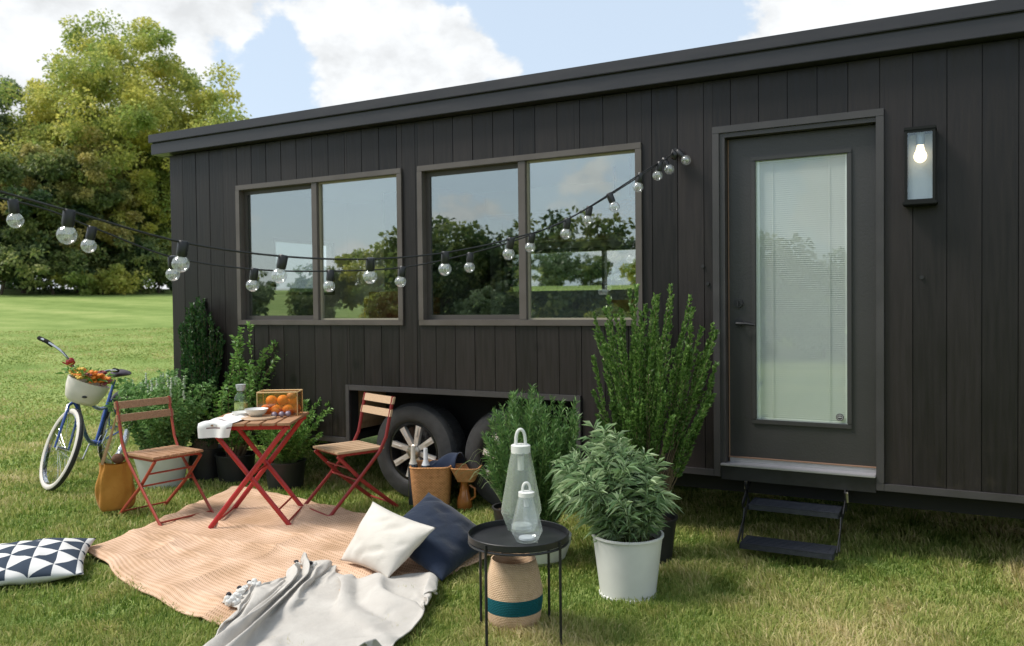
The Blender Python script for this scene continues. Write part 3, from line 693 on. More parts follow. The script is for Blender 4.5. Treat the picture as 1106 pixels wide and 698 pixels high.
# ------------------------------------------------------------------ foliage makers
def unit(v): return v/np.maximum(np.linalg.norm(v, axis=-1, keepdims=True), 1e-9)
def leaf_mesh(P, D, L, W, rng, fold=.25, droop=.2, tri=False):
    """kite leaves: base P, direction D, length L, width W (arrays)"""
    n = len(P); D = unit(D)
    R = rng.standard_normal((n, 3)); S = unit(np.cross(D, R)); Nn = np.cross(S, D)
    Lx = L[:, None]; Wx = W[:, None]
    mid = P + D*Lx*.45
    tip = P + D*Lx + np.array([0, 0, -1])*Lx*droop
    a = mid + S*Wx*.5 + Nn*Wx*fold; b = mid - S*Wx*.5 + Nn*Wx*fold
    V = np.stack([P, a, tip, b], 1).reshape(-1, 3); i = np.arange(n)*4
    F = np.concatenate([np.stack([i, i+1, i+2], 1), np.stack([i, i+2, i+3], 1)])
    return V, F

def plant(parent, root, stems, height, spread, base_r, leafL, leafW, per_stem, ang=.7, start=.2, tilt=(0,0), droop=0.0, seed=1,
          m_leaf=None, m_stem=None, stem_r=.004, hvar=.25, wob=.05, lfdroop=.2, minsp=0, power=.6, spikes=None, jl=.35):
    """root: world point on the soil; stems fan out and bear leaves"""
    rng = np.random.default_rng(seed); mb = MB(); Ps = []; Ds = []
    I = ROOT[parent.name]
    for k in range(stems):
        a = rng.random()*2*PI; q = rng.random()**power; q = minsp+(1-minsp)*q
        b0 = np.array([root[0]+base_r*q*math.cos(a)*.8, root[1]+base_r*q*math.sin(a)*.8, root[2]])
        hh = height*(1-hvar*rng.random())*(1-.18*q*q)
        out = spread*q
        pts = []; w1, w2 = rng.random()*6, rng.random()*6; nseg = 8
        for j in range(nseg+1):
            t = j/nseg
            o = base_r*q*.8 + (out-base_r*q*.8)*(t**1.25)
            zz = hh*(t - droop*q*t*t*t)
            x = root[0]+o*math.cos(a)+tilt[0]*t*hh + wob*math.sin(w1+t*5)*t
            y = root[1]+o*math.sin(a)+tilt[1]*t*hh + wob*math.cos(w2+t*5)*t
            pts.append(np.array([x, y, root[2]+zz]))
        mb.tube(pts, [stem_r*(1-.6*j/nseg) for j in range(nseg+1)], 4, cap=False)
        pts = np.array(pts)
        ts = start+(1-start)*np.sort(rng.random(per_stem)**.9)
        ts = np.append(ts, [.97, .985, 1, 1])
        idx = np.clip((ts*nseg).astype(int), 0, nseg-1); fr = (ts*nseg-idx)[:, None]
        p = pts[idx]*(1-fr)+pts[idx+1]*fr; tg = unit(pts[idx+1]-pts[idx])
        rnd = rng.standard_normal((len(ts), 3)); side = unit(np.cross(tg, rnd))
        al = (ang*(.7+.6*rng.random(len(ts))))[:, None]
        Ps.append(p); Ds.append(tg*np.cos(al)+side*np.sin(al))
    P = np.concatenate(Ps); D = np.concatenate(Ds); n = len(P)
    L = leafL*(1-jl+2*jl*rng.random(n)*.8); W = leafW*(.75+.5*rng.random(n))
    V, F = leaf_mesh(P, D, L, W, rng, droop=lfdroop)
    Im = np.array(I); V = V@Im[:3,:3].T+Im[:3,3]
    so = mb.build('stems', m_stem, parent, smooth=True)
    link('foliage', raw_mesh('foliage', V, F), m_leaf, parent)

def pot(parent, c, r0, r1, h, m, lip=.008, foot=False, soil=True, name='pot'):
    p = MB(); x, y, z = c
    prof = [(0.001, .0), (r0, 0), (r0+(r1-r0)*.5, h*.5), (r1, h-.012), (r1+lip, h-.01), (r1+lip, h), (r1-.004, h), (r1-.012, h-.03), (r0-.01, .02), (.001,.02)]
    if foot: prof[1:2] = [(r0+.006, 0), (r0+.006, .012), (r0, .014)]
    p.lathe(prof, 48, c)
    po = p.build(name, m, parent, angle=30)
    if soil:
        s = MB(); zz = h*.86; rr = (r0+(r1-r0)*.84)-.006
        V = [(x, y, z+zz+.01)]; n = 24
        for ring, q in ((1, .5), (2, 1)):
            for j in range(n): V.append((x+rr*q*math.cos(2*PI*j/n), y+rr*q*math.sin(2*PI*j/n), z+zz+random.uniform(-.004, .006)))
        F = [(0, 1+j, 1+(j+1)%n) for j in range(n)]+[(1+j, 1+n+j, 1+n+(j+1)%n, 1+(j+1)%n) for j in range(n)]
        s.add(V, F); s.build('soil', M_soil, parent)
    return po
random.seed(3)
M_stemg = mat('green_stem', (.14,.2,.06), .6); M_stemb = mat('woody_stem', (.16,.12,.07), .7)
M_white_pot = M_white
L_hedge = leafmat('boxwood_leaf', [(.06,.13,.03), (.12,.23,.05), (.26,.40,.11)], .35, .3)
L_grey = leafmat('grey_green_lance_leaf', [(.20,.33,.15), (.34,.48,.25), (.52,.63,.39)], .5, .35)
L_dark = leafmat('dark_needle_leaf', [(.05,.12,.035), (.10,.21,.055), (.2,.34,.10)], .4, .25)
L_mint = leafmat('mint_leaf', [(.12,.26,.07), (.21,.38,.12), (.36,.54,.22)], .5, .35)
L_deep = leafmat('deep_green_leaf', [(.02,.06,.018), (.035,.10,.028), (.08,.18,.045)], .4, .2)
L_mid = leafmat('fresh_green_leaf', [(.08,.19,.035), (.15,.31,.065), (.3,.49,.13)], .45, .35)
L_blade = leafmat('pale_blade', [(.16,.24,.09), (.28,.36,.17), (.4,.46,.27)], .5, .3)

t = thing('potted_shrub', 'tall vase shaped green shrub between the right window and the door', 'potted plant', (-1.62, -.5, 0))
pot(t, (-1.62,-.5,0), .13, .16, .25, M_potblack)
plant(t, (-1.64,-.5,.2), 112, 1.44, .40, .10, .034, .0145, 260, ang=.5, start=.42, tilt=(.045,.0), seed=2, m_leaf=L_hedge, m_stem=M_stemb, hvar=.5, wob=.025, power=.55)
t = thing('potted_herb', 'bushy grey green herb with narrow leaves in a large white pot', 'potted plant', (-1.52,-1.12,0))
pot(t, (-1.52,-1.12,0), .143, .178, .315, M_white_pot, foot=True)
plant(t, (-1.52,-1.12,.27), 110, .62, .27, .13, .098, .0095, 50, ang=.95, start=.08, tilt=(-.22,-.02), seed=3, m_leaf=L_grey, m_stem=M_stemg, droop=.25, hvar=.45, wob=.02, lfdroop=.35, stem_r=.003)
t = thing('potted_shrub', 'round dark green bush in a low white bowl behind the side table', 'potted plant', (-2.17,-.84,0))
p = MB(); p.lathe([(.001,0),(.11,0),(.15,.03),(.185,.12),(.188,.16),(.18,.16),(.17,.12),(.001,.10)], 40, (-2.17,-.84,0)); p.build('pot', M_white_pot, t, angle=30)
plant(t, (-2.20,-.84,.12), 210, .90, .29, .12, .042, .0065, 170, ang=.7, start=.12, seed=4, m_leaf=L_dark, m_stem=M_stemg, hvar=.5, wob=.03, power=.55, lfdroop=.05)
t = thing('grass_plant', 'arching pale bladed grass in a small black pot behind the side table', 'potted plant', (-2.56,-.48,0))
pot(t, (-2.56,-.48,0), .085, .11, .2, M_potblack)
bl = MB(); rng = random.Random(8)
for k in range(75):
    a = rng.random()*2*PI; r = rng.uniform(.12,.34); hh = rng.uniform(.16,.36); pts = []
    for j in range(8):
        q = j/7; pts.append((-2.56+(.03+r*q)*math.cos(a), -.48+(.03+r*q)*math.sin(a), .18+hh*math.sin(q*2.3)*1.05))
    bl.tube(pts, [.0045*(1-.85*j/7)+.0006 for j in range(8)], 3, cap=False, flat=(1,.3))
bl.build('blades', L_blade, t)
t = thing('potted_herb', 'light green bushy herb with white flower spikes in a white pot behind the left chair', 'potted plant', (-5.93,-.42,0))
pot(t, (-5.93,-.42,0), .16, .225, .28, M_white_pot)
plant(t, (-5.93,-.40,.24), 130, .76, .42, .17, .042, .021, 80, ang=1.0, start=.05, seed=5, m_leaf=L_mint, m_stem=M_stemg, hvar=.4, wob=.03, power=.5, tilt=(-.0,.05))
rng = random.Random(4); m_fl = mat('pale_flower', (.5,.55,.42), .8)
for k in range(26):
    a = rng.random()*2*PI; r = rng.uniform(.05,.33); x, y = -5.90+r*math.cos(a), -.36+r*math.sin(a); z = .86+rng.uniform(0,.12)-r*.5
    hh = rng.uniform(.05,.09)
    sp = MB()
    for q in range(5): sp.ball((x+rng.uniform(-.004,.004), y+rng.uniform(-.004,.004), z+hh*q/4), .012-.001*q, 6, 4)
    sp.build('flower_spike', m_fl, t)
t = thing('potted_shrub', 'tall narrow dark green shrub against the left end of the house', 'potted plant', (-5.82,-.06,0))
pot(t, (-5.82,-.06,0), .14, .165, .28, M_potblack)
plant(t, (-5.82,-.06,.22), 200, 1.38, .2, .12, .04, .014, 200, ang=.55, start=.12, seed=6, m_leaf=L_deep, m_stem=M_stemb, hvar=.55, wob=.02, power=.55)
t = thing('potted_shrub', 'open leafy green shrub in a black pot under the left window', 'potted plant', (-5.5,-.02,0))
pot(t, (-5.5,-.02,0), .14, .165, .24, M_potblack)
plant(t, (-5.5,-.02,.2), 60, 1.25, .34, .1, .05, .021, 100, ang=.95, start=.15, seed=7, m_leaf=L_mid, m_stem=M_stemb, hvar=.6, wob=.05, power=.8, tilt=(.33,.0))
t = thing('potted_conifer', 'low bushy green conifer in a black pot right of the folding table', 'potted plant', (-4.92,-.03,0))
pot(t, (-4.92,-.03,0), .14, .165, .23, M_potblack)
plant(t, (-4.92,-.03,.2), 120, .62, .40, .1, .04, .012, 110, ang=.7, start=.1, seed=8, m_leaf=L_mid, m_stem=M_stemg, hvar=.5, wob=.03, power=.6, tilt=(.22,.1))

# ------------------------------------------------------------------ trees
def tree(name, label, loc, H, R, base_z, leafm, nl=26000, seed=1, leaf=.26, trunk_h=.22, asp=1.0, group=None, build=True, clumps=120):
    rng = np.random.default_rng(seed); rr = random.Random(seed)
    t = thing(name, label, 'tree', loc, group=group)
    x, y, z = loc; tk = MB(); tips = []
    def branch(p, d, L, r, depth):
        n = 5; pts = [p]; q = p.copy(); dd = d.copy()
        for i in range(n):
            dd = (dd + Vector((rr.uniform(-.18,.18), rr.uniform(-.18,.18), rr.uniform(-.05,.15)))).normalized()
            q = q + dd*L/n; pts.append(q.copy())
        tk.tube(pts, [max(.012, r*(1-.55*i/n)) for i in range(n+1)], 7 if depth < 2 else 5, cap=False)
        if depth >= 3: tips.append(q); return
        kids = 4 if depth == 0 else 3
        for k in range(kids):
            a = 2*PI*(k+rr.random()*.7)/kids; up = rr.uniform(.25,.9)
            nd = (dd*up + Vector((math.cos(a), math.sin(a), rr.uniform(-.1,.4)))).normalized()
            s = pts[2+ (k % (n-2))]
            branch(s if depth else pts[3+k%3], nd, L*rr.uniform(.55,.75), r*.5, depth+1)
        tips.append(q)
    branch(Vector((x, y, z-.2)), Vector((0,0,1)), H*.42, H*.026, 0)
    tk.build('trunk', M_bark, t)
    # clump centres: branch tips plus points scattered in an uneven ellipsoid
    C = []; cz = z+H*(trunk_h+(1-trunk_h)/2); hz = H*(1-trunk_h)/2
    for p in tips: C.append((p.x, p.y, p.z))
    k = 0
    while k < clumps:
        v = rng.standard_normal(3); v /= np.linalg.norm(v)
        u = rng.random()**.45
        lump = 1+.24*mnoise.noise(Vector(v)*1.7+Vector((seed*3.1,0,0)))+.12*mnoise.noise(Vector(v)*4+Vector((seed*1.7,0,0)))
        s = u*lump
        px = v[0]*R*s*(1 if v[2] > -.3 else .85); py = v[1]*R*s; pz = v[2]*hz*s
        C.append((x+px, y+py, cz+pz)); k += 1
    C = np.array(C)
    wts = rng.random(len(C))*.8+.4; wts /= wts.sum(); idx = rng.choice(len(C), nl, p=wts)
    rad = (R*.135*(.6+.8*rng.random(len(C))))[idx]
    off = rng.standard_normal((nl, 3)); off = unit(off)*(rng.random((nl,1))**.5)
    off[:,2] *= .7
    P = C[idx]+off*rad[:, None]
    P[:,2] = np.maximum(P[:,2], z+.15)
    D = unit(off+.5*rng.standard_normal((nl,3)))
    L = leaf*(.6+.8*rng.random(nl)); V, F = leaf_mesh(P, D, L, L*.62, rng, droop=.15)
    V = V - np.array(loc)
    link('crown', raw_mesh('crown', V, F), leafm, t)
    return t
M_bark = mat('bark', (.07,.05,.035), .9, (.13,.1,.07), 6, bump=.6, bscale=20, stretch=(1,1,.3))
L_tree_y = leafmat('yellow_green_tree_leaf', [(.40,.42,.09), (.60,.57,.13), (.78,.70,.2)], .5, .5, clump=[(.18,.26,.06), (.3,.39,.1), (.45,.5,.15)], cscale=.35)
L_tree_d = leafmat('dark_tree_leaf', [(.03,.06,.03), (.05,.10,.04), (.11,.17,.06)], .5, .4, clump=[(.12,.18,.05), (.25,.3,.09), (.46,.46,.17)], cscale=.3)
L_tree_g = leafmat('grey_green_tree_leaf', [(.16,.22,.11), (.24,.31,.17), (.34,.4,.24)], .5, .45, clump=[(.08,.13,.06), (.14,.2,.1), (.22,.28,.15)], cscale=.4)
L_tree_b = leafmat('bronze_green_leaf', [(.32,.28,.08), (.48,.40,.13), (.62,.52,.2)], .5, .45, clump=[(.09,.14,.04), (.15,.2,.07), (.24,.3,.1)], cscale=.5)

F_, yaw_, pit_, rol_ = 897.93, .498, .02324, -.01126
def at(px, r):      # ground position along the bearing of a photograph column, r metres out
    a = math.atan2(px-553, F_); th = PI/2+yaw_-a
    x, y = r*math.cos(th), -5.134+r*math.sin(th)
    return (x, y, gz(x, y)-.05)
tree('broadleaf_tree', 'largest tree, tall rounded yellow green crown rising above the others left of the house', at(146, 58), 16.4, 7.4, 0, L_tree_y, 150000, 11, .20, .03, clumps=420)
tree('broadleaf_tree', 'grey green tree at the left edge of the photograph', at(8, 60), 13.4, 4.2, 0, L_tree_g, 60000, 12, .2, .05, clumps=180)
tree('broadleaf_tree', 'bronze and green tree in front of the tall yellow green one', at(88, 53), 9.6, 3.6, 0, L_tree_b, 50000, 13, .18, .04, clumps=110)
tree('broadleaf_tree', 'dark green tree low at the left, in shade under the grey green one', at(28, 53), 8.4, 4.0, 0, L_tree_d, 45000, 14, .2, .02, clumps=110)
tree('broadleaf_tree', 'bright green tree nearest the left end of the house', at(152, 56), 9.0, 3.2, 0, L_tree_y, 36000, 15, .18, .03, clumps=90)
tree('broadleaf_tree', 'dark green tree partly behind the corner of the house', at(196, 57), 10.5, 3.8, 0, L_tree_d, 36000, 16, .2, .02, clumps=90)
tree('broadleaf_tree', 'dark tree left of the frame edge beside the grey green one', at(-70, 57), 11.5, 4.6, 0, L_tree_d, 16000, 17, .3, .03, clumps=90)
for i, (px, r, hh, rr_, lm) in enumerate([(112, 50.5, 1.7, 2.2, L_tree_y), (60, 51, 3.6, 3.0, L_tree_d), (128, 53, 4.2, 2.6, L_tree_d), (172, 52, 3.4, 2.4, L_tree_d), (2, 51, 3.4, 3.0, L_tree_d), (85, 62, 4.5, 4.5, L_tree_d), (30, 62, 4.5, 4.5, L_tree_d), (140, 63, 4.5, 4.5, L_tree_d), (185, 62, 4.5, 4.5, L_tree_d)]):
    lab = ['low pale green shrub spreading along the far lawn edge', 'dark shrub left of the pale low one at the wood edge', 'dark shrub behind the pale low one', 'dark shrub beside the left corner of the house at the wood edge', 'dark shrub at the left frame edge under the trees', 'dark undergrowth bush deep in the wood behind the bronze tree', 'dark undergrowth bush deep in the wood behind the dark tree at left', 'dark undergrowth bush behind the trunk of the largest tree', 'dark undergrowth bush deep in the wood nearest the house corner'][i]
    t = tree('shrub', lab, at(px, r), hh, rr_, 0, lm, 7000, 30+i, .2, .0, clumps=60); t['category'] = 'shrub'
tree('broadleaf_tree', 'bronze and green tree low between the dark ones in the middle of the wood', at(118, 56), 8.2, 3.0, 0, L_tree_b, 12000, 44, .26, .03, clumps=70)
# trees beyond the back of the house, seen through both windows, and across the field behind the photographer, mirrored in the panes
back = [(-33+2*math.sin(i*5)-4.3*i, 86+6*math.sin(i*3), i % 3) for i in range(8)]
protos = []
for i, lm in enumerate([L_tree_y, L_tree_d, L_tree_g]):
    protos.append(tree('broadleaf_tree', ['', '', ''][i] or 'x', (0, 0, 0), 7.5, 4.2, 0, lm, 12000, 60+i, .34, .05, clumps=80))
used = [False]*3
def place_tree(k, x, y, s, rz, label, group):
    global used
    t = protos[k] if not used[k] else copy_tree(protos[k]); used[k] = True
    t.location = (x, y, gz(x, y)-.1); t.scale = (s, s, s); t.rotation_euler = (0, 0, rz)
    t['label'] = label; t['group'] = group
for i, (x, y, k) in enumerate(back): place_tree(k, x, y, .5+.12*((i*7) % 3), i*1.3, 'distant green tree seen through the house windows, beyond the field behind it', 'trees beyond the field behind the house')
front = [(-36, 2.6), (-33, 2.9), (-29.6, 2.7), (-26.8, 3.3), (-24.4, 4.7), (-22.2, 6.1), (-19.9, 5.9), (-18, 5.2), (-16, 6.0), (-13.8, 6.3), (-11.6, 4.4), (-9.2, 4.0), (-7, 5.2), (-4.8, 4.2), (-2.4, 4.7), (0, 4.1), (3, 4.9), (6, 4.4), (9.5, 5)]
for i, (x, hh) in enumerate(front): place_tree([1,1,2,1,0,1][i%6], x*.77, -18-1.2*(i%3), (1.5+(hh-1.5)*.77)/9.4, i*2.1+.4, 'tree across the lawn opposite, mirrored dark in the window glass', 'trees opposite the house, mirrored in its windows')

for i in range(15): place_tree([1, 0, 1, 2][i % 4], -29+2.35*i+.5*math.sin(i*4), -15.8-.6*(i % 3), .17+.03*((i*5) % 4), i*1.7, 'low bush added at the foot of the opposite trees to hide the lawn mirrored in the window glass', 'bushes added opposite the house to hide the mirrored lawn')  # added bushes, blocking the bright lawn from the window reflections

# ------------------------------------------------------------------ string lights
M_cable = mat('black_cable', (.01,.01,.01), .5)
def catmull(P, n=10):
    P = [Vector(p) for p in P]; out = []
    for i in range(len(P)-1):
        a, b, c, d = P[max(i-1,0)], P[i], P[i+1], P[min(i+2,len(P)-1)]
        for j in range(n):
            t = j/n; out.append(.5*((2*b)+(c-a)*t+(2*a-5*b+4*c-d)*t*t+(3*b-a-3*c+d)*t*t*t))
    out.append(P[-1]); return out
def string(label, P, tilt):
    t = thing('string_light', label, 'string lights', P[-1], group='festoon strings hung from the house wall')
    k = MB(); k.tube(catmull(P), .0042, 6); k.build('cable', M_cable, t)
    return t
def bulb(t, p, tilt=(0,0)):
    Mx = Matrix.Translation(p) @ Matrix.Rotation(tilt[0], 4, 'X') @ Matrix.Rotation(tilt[1], 4, 'Y')
    s = MB(); s.lathe([(.001,.006),(.016,.006),(.0195,.0),(.0195,-.042),(.017,-.052),(.001,-.052)], 16, M=Mx)
    so = s.build('socket', M_black, t, angle=30)
    g = MB(); prof = [(.015,-.05)]
    for i in range(1, 13):
        a = -PI/2*.6+ (PI/2*.6+PI/2)*i/12
        prof.append((.0305*math.cos(a)+.0002, -.078-.0305*math.sin(a)))
    g.lathe(prof, 20, M=Mx); g.build('bulb', M_bulbglass, so, angle=180)
    f = MB(); f.tube([Mx @ Vector(q) for q in [(.004,0,-.052),(.010,0,-.085),(0,.008,-.095),(-.010,0,-.085),(-.004,0,-.052)]], .0012, 5)
    f.lathe([(.011,-.053),(.011,-.06),(.006,-.068),(.001,-.07)], 10, M=Mx)
    f.build('filament', mat_fil, so)
mat_fil = mat('frosted_filament', (.7,.66,.6), .4)
hookp = (-1.60, -.05, 2.43)
near = [(-2.531,-4.335,1.961), (-2.496,-3.693,1.847), (-2.553,-3.439,1.817), (-2.475,-3.058,1.734), (-2.374,-2.662,1.698), (-2.258,-2.258,1.70), (-2.138,-1.849,1.743), (-2.01,-1.436,1.828), (-1.885,-1.024,1.953), (-1.675,-.446,2.256), hookp]
far = [(-3.463,-4.042,2.044), (-3.317,-3.169,1.931), (-3.223,-2.893,1.84), (-3.138,-2.564,1.727), (-2.999,-2.205,1.679), (-2.878,-1.798,1.679), (-2.669,-1.456,1.703), (-2.452,-1.108,1.786), (-2.212,-.804,1.904), (-1.958,-.548,2.069), (-1.622,-.244,2.345), (-1.60,-.06,2.43)]
near = [(-2.70,-5.9,2.6)] + near; far = [(-3.9,-5.9,2.75)] + far
# top ends carried by a slim post standing left of the frame
pp = thing('timber_post', 'slim timber post left of the frame that carries the far ends of the lights', 'post', (-3.3,-5.95,0))
k = MB(); k.box((-3.345,-5.995,-.1), (-3.255,-5.905,2.8), bev=.004); k.box((-3.95,-5.99,2.7), (-2.65,-5.91,2.78)); k.build('post_body', mat('grey_timber', (.25,.2,.15), .8), pp, smooth=False)
n_ = string('nearer strand of festoon bulbs, the larger ones, running to the upper left', near, 0)
for i in (3, 4, 5, 6, 7, 8, 9, 10): bulb(n_, near[i], (random.uniform(-.15,.15), random.uniform(.05,.3)))
bulb(n_, Vector(near[9])*.45+Vector(near[10])*.55 + Vector((0,0,-.004)), (.1,-.35))
bulb(n_, Vector(near[10])*.3+Vector(near[11])*.7, (-.2,-.5))
f_ = string('farther strand of clear festoon bulbs, the smaller ones, sagging lower along the house wall', far, 0)
for i in (2, 3, 4, 5, 6, 7, 8, 9, 10, 11): bulb(f_, far[i], (random.uniform(-.15,.15), random.uniform(.0,.25)))
bulb(f_, (-1.57,-.05,2.44), (0,-.7))
hk = MB(); hk.tube([(-1.60,0,2.45), (-1.60,-.06,2.45), (-1.60,-.075,2.43), (-1.60,-.06,2.415), (-1.60,-.045,2.42)], .005, 8); hk.cyl((-1.60,0,2.45), (-1.60,-.006,2.45), .02, 16); hk.ball((-1.595,-.05,2.42), .025, 10, 8, (1,1,1.3), .3)
hk.build('light_hook', M_black, house)

# ------------------------------------------------------------------ folding chairs and table
def chair(label, loc, rz, mw, mm, group):
    t = thing('folding_chair', label, 'chair', loc, rz, group)
    s = MB(); ny = 6; x0, x1 = -.175, .20
    for k in range(ny):
        y = -.195+k*.39/(ny)+.003; s.box((x0, y, .445), (x1, y+.39/ny-.007, .462), bev=.003)
    s.build('seat', mw, t, smooth=False, local=True)
    f = MB()
    for y in (-.165, .165): f.box((x0+.01, y-.01, .425), (x1-.02, y+.01, .445))
    f.box((x0+.02,-.16,.43),(x0+.035,.16,.445)); f.box((x1-.04,-.16,.43),(x1-.025,.16,.445))
    f.build('seat_rail', mm, t, smooth=False, local=True)
    for y in (-.20, .20):
        l = MB(); pts = [(.30,y,.0),(.05,y,.245),(-.13,y,.43),(-.185,y,.53),(-.25,y,.82)]
        l.tube(pts, .011, 8, flat=(.75,1.3)); l.build('back_leg', mm, t, local=True, angle=60)
    for y in (-.175, .175):
        l = MB(); l.tube([(-.29,y,0),(.0,y,.235),(.19,y,.43)], .011, 8, flat=(.75,1.3)); l.build('front_leg', mm, t, local=True, angle=60)
    for xx, zz, hw in ((.275,.03,.2), (-.262,.028,.175), (.045,.247,.21), (.10,.335,.175)):
        r = MB(); r.cyl((xx,-hw,zz), (xx,hw,zz), .0065, 8); r.build('stretcher', mm, t, local=True)
    for z0, z1, xa, xb in ((.765,.815,-.236,-.249), (.675,.725,-.214,-.226)):
        b = MB(); b.add([(xa+.006,-.215,z0),(xa+.006,.215,z0),(xa-.012,.215,z0),(xa-.012,-.215,z0),(xb+.006,-.215,z1),(xb+.006,.215,z1),(xb-.012,.215,z1),(xb-.012,-.215,z1)],
              [(0,3,2,1),(4,5,6,7),(0,1,5,4),(1,2,6,5),(2,3,7,6),(3,0,4,7)])
        b.build('back_slat', mw, t, smooth=False, local=True)
    return t
chair('folding chair with dark brown wood and rusty red legs, left of the table', (-5.0,-1.15,.02), math.radians(-8), M_wood, M_rust, 'folding bistro chairs')
chair('folding chair with paler wood and red legs, right of the table before the wheel', (-3.93,-.40,.015), math.radians(-112), M_pale, mat('deep_red_powder_coat', (.30,.03,.028), .4), 'folding bistro chairs')

tc, ta = (-4.30,-.93), math.radians(30)
t = thing('folding_table', 'small square folding table with wooden slats and crossed red legs', 'table', (tc[0], tc[1], .03), ta)
s = MB(); n = 6; W = .60
for k in range(n):
    x = -W/2+k*W/n; s.box((x+.004,-.29,.682), (x+W/n-.009,.29,.70), bev=.003)
s.build('tabletop', M_wood, t, smooth=False, local=True)
f = MB()
for y in (-.24,.24): f.box((-.28,y-.008,.652), (.28,y+.008,.682))
f.build('top_frame', M_red, t, smooth=False, local=True)
for y, sg in ((-.25,1), (.25,1)):
    l = MB(); l.tube([(-.26,y,0),(.26,y,.67)], .013, 8, flat=(.7,1.3)); l.build('leg', M_red, t, local=True, angle=60)
for y in (-.215,.215):
    l = MB(); l.tube([(.26,y,0),(-.26,y,.67)], .013, 8, flat=(.7,1.3)); l.build('leg', M_red, t, local=True, angle=60)
for xx, zz, hw in ((-.245,.02,.25), (.245,.02,.215), (0,.335,.26), (.18,.10,.215)):
    r = MB(); r.cyl((xx,-hw,zz), (xx,hw,zz), .007, 8); r.build('stretcher', M_red, t, local=True)
TM = Matrix.Translation((tc[0], tc[1], .03)) @ Matrix.Rotation(ta, 4, 'Z')
def tp(x, y, z=.70): return TM @ Vector((x, y, z))
# cloth draped over the front left corner
def cloth():
    V = []; F = []; nu, nv = 30, 34; U = []
    for i in range(nu+1):
        for j in range(nv+1):
            u, v = i/nu, j/nv
            x = -.29+.21*u + .02*math.sin(v*5); s = -.02+v*.50      # runs from mid table over the front edge
            y = .10-s; 
            if y < -.292:
                dz = (-.292-y); zz = .70-dz; y = -.297-.012*math.sin(u*9+1)-.012*min(1,dz*8)
            else: zz = .706+.012*max(0, math.sin(u*7+v*9))*math.sin(u*PI)+.010*abs(math.sin(v*11+u*4))*min(1, (y+.292)*6)
            x += .02*math.sin(u*3+v*7)*.6 - .10*(1-v)*(-.3)
            V.append(tp(x, y, zz)); U.append((u, v))
    for i in range(nu):
        for j in range(nv): a = i*(nv+1)+j; F.append((a, a+1, a+nv+2, a+nv+1))
    m, N, L, b = nt('printed_white_cotton'); b.inputs['Roughness'].default_value = .9
    tcn = N.new('ShaderNodeTexCoord'); sp = N.new('ShaderNodeSeparateXYZ'); L.new(tcn.outputs['UV'], sp.inputs[0])
    def mm(op, a, bb=None):
        q = N.new('ShaderNodeMath'); q.operation = op
        for i, x in enumerate((a, bb)):
            if isinstance(x, (int, float)): q.inputs[i].default_value = x
            elif x is not None: L.new(x, q.inputs[i])
        return q.outputs[0]
    lines = mm('MULTIPLY', mm('LESS_THAN', mm('ABSOLUTE', mm('SUBTRACT', mm('FRACT', mm('MULTIPLY', sp.outputs['Y'], 4)), .5)), .035), mm('GREATER_THAN', mm('FRACT', mm('MULTIPLY', sp.outputs['X'], 1.6)), .35))
    r = ramp(N, [(0, (.78,.76,.74)), (1, (.22,.13,.14))]); L.new(lines, r.inputs[0]); L.new(r.outputs[0], b.inputs['Base Color'])
    k = MB(); k.add(V, F, uv=U)
    o = k.build('tea_towel', m, None, angle=180); tag(o, 'white printed tea towel draped over the front left corner of the folding table', 'cloth')
cloth()
t = thing('glass_carafe', 'clear glass carafe with grey stopper at the back of the folding table', 'carafe', tp(-.2,.19))
c = tp(-.17,.19); k = MB(); k.lathe([(.001,.004),(.046,.004),(.05,.012),(.05,.10),(.044,.125),(.028,.155),(.026,.175),(.034,.19)], 24, c); k.build('bottle', M_clear, t)
k = MB(); k.lathe([(.001,.006),(.047,.006),(.047,.085),(.001,.085)], 24, c); k.build('lemon_water', mat('lemon_water', (.42,.5,.2), .1, (.16,.2,.08), 25), t)
k = MB(); k.lathe([(.001,.17),(.025,.17),(.033,.19),(.036,.215),(.001,.218)], 20, c); k.build('stopper', mat('grey_stopper', (.4,.42,.42), .5), t)
def bowl(x, y, r, h, lab, z=.70):
    c = tp(x, y, z); t = thing('bowl', lab, 'bowl', c)
    k = MB(); k.lathe([(.001,.003),(r*.45,.0),(r*.8,h*.45),(r,h),(r*.97,h),(r*.75,h*.5),(r*.4,.012),(.001,.01)], 32, c); k.build('bowl_body', M_white, t, angle=50)
bowl(-.12, .06, .075, .035, 'white shallow bowl partly under the tea towel on the table')
t = thing('serving_board', 'round wooden serving board lying on the folding table', 'board', tp(.02,-.06)); c = tp(.02,-.06,.701); k = MB(); k.lathe([(.001,0),(.115,0),(.12,.006),(.115,.014),(.001,.014)], 36, c); k.build('board', M_pale, t, angle=30)
bowl(.0, -.03, .08, .05, 'white deeper bowl on the wooden board before the orange bag', .716)
# orange bag (translucent box)
t = thing('fruit_box', 'clear straw coloured box full of oranges on the folding table', 'box', tp(.15,.14))
k = MB(); bx0, bx1, by0, by1, bz = .0, .28, .09, .25, .165
for a, b in (((bx0,by0,0),(bx1,by0+.003,bz)), ((bx0,by1-.003,0),(bx1,by1,bz)), ((bx0,by0+.003,0),(bx0+.003,by1-.003,bz)), ((bx1-.003,by0+.003,0),(bx1,by1-.003,bz))):
    k.box(a, b, TM @ Matrix.Translation((-.02,-.03,.702)))
k.build('side', glassmat('straw_film', .08, (.95,.82,.58), .15), t, smooth=False)
k = MB(); Q = TM @ Matrix.Translation((-.02,-.03,.702)); e = .006
for a, b in (((bx0,by0),(bx1,by0)),((bx1,by0),(bx1,by1)),((bx1,by1),(bx0,by1)),((bx0,by1),(bx0,by0))): k.cyl(Q @ Vector((*a,bz)), Q @ Vector((*b,bz)), .005, 8)
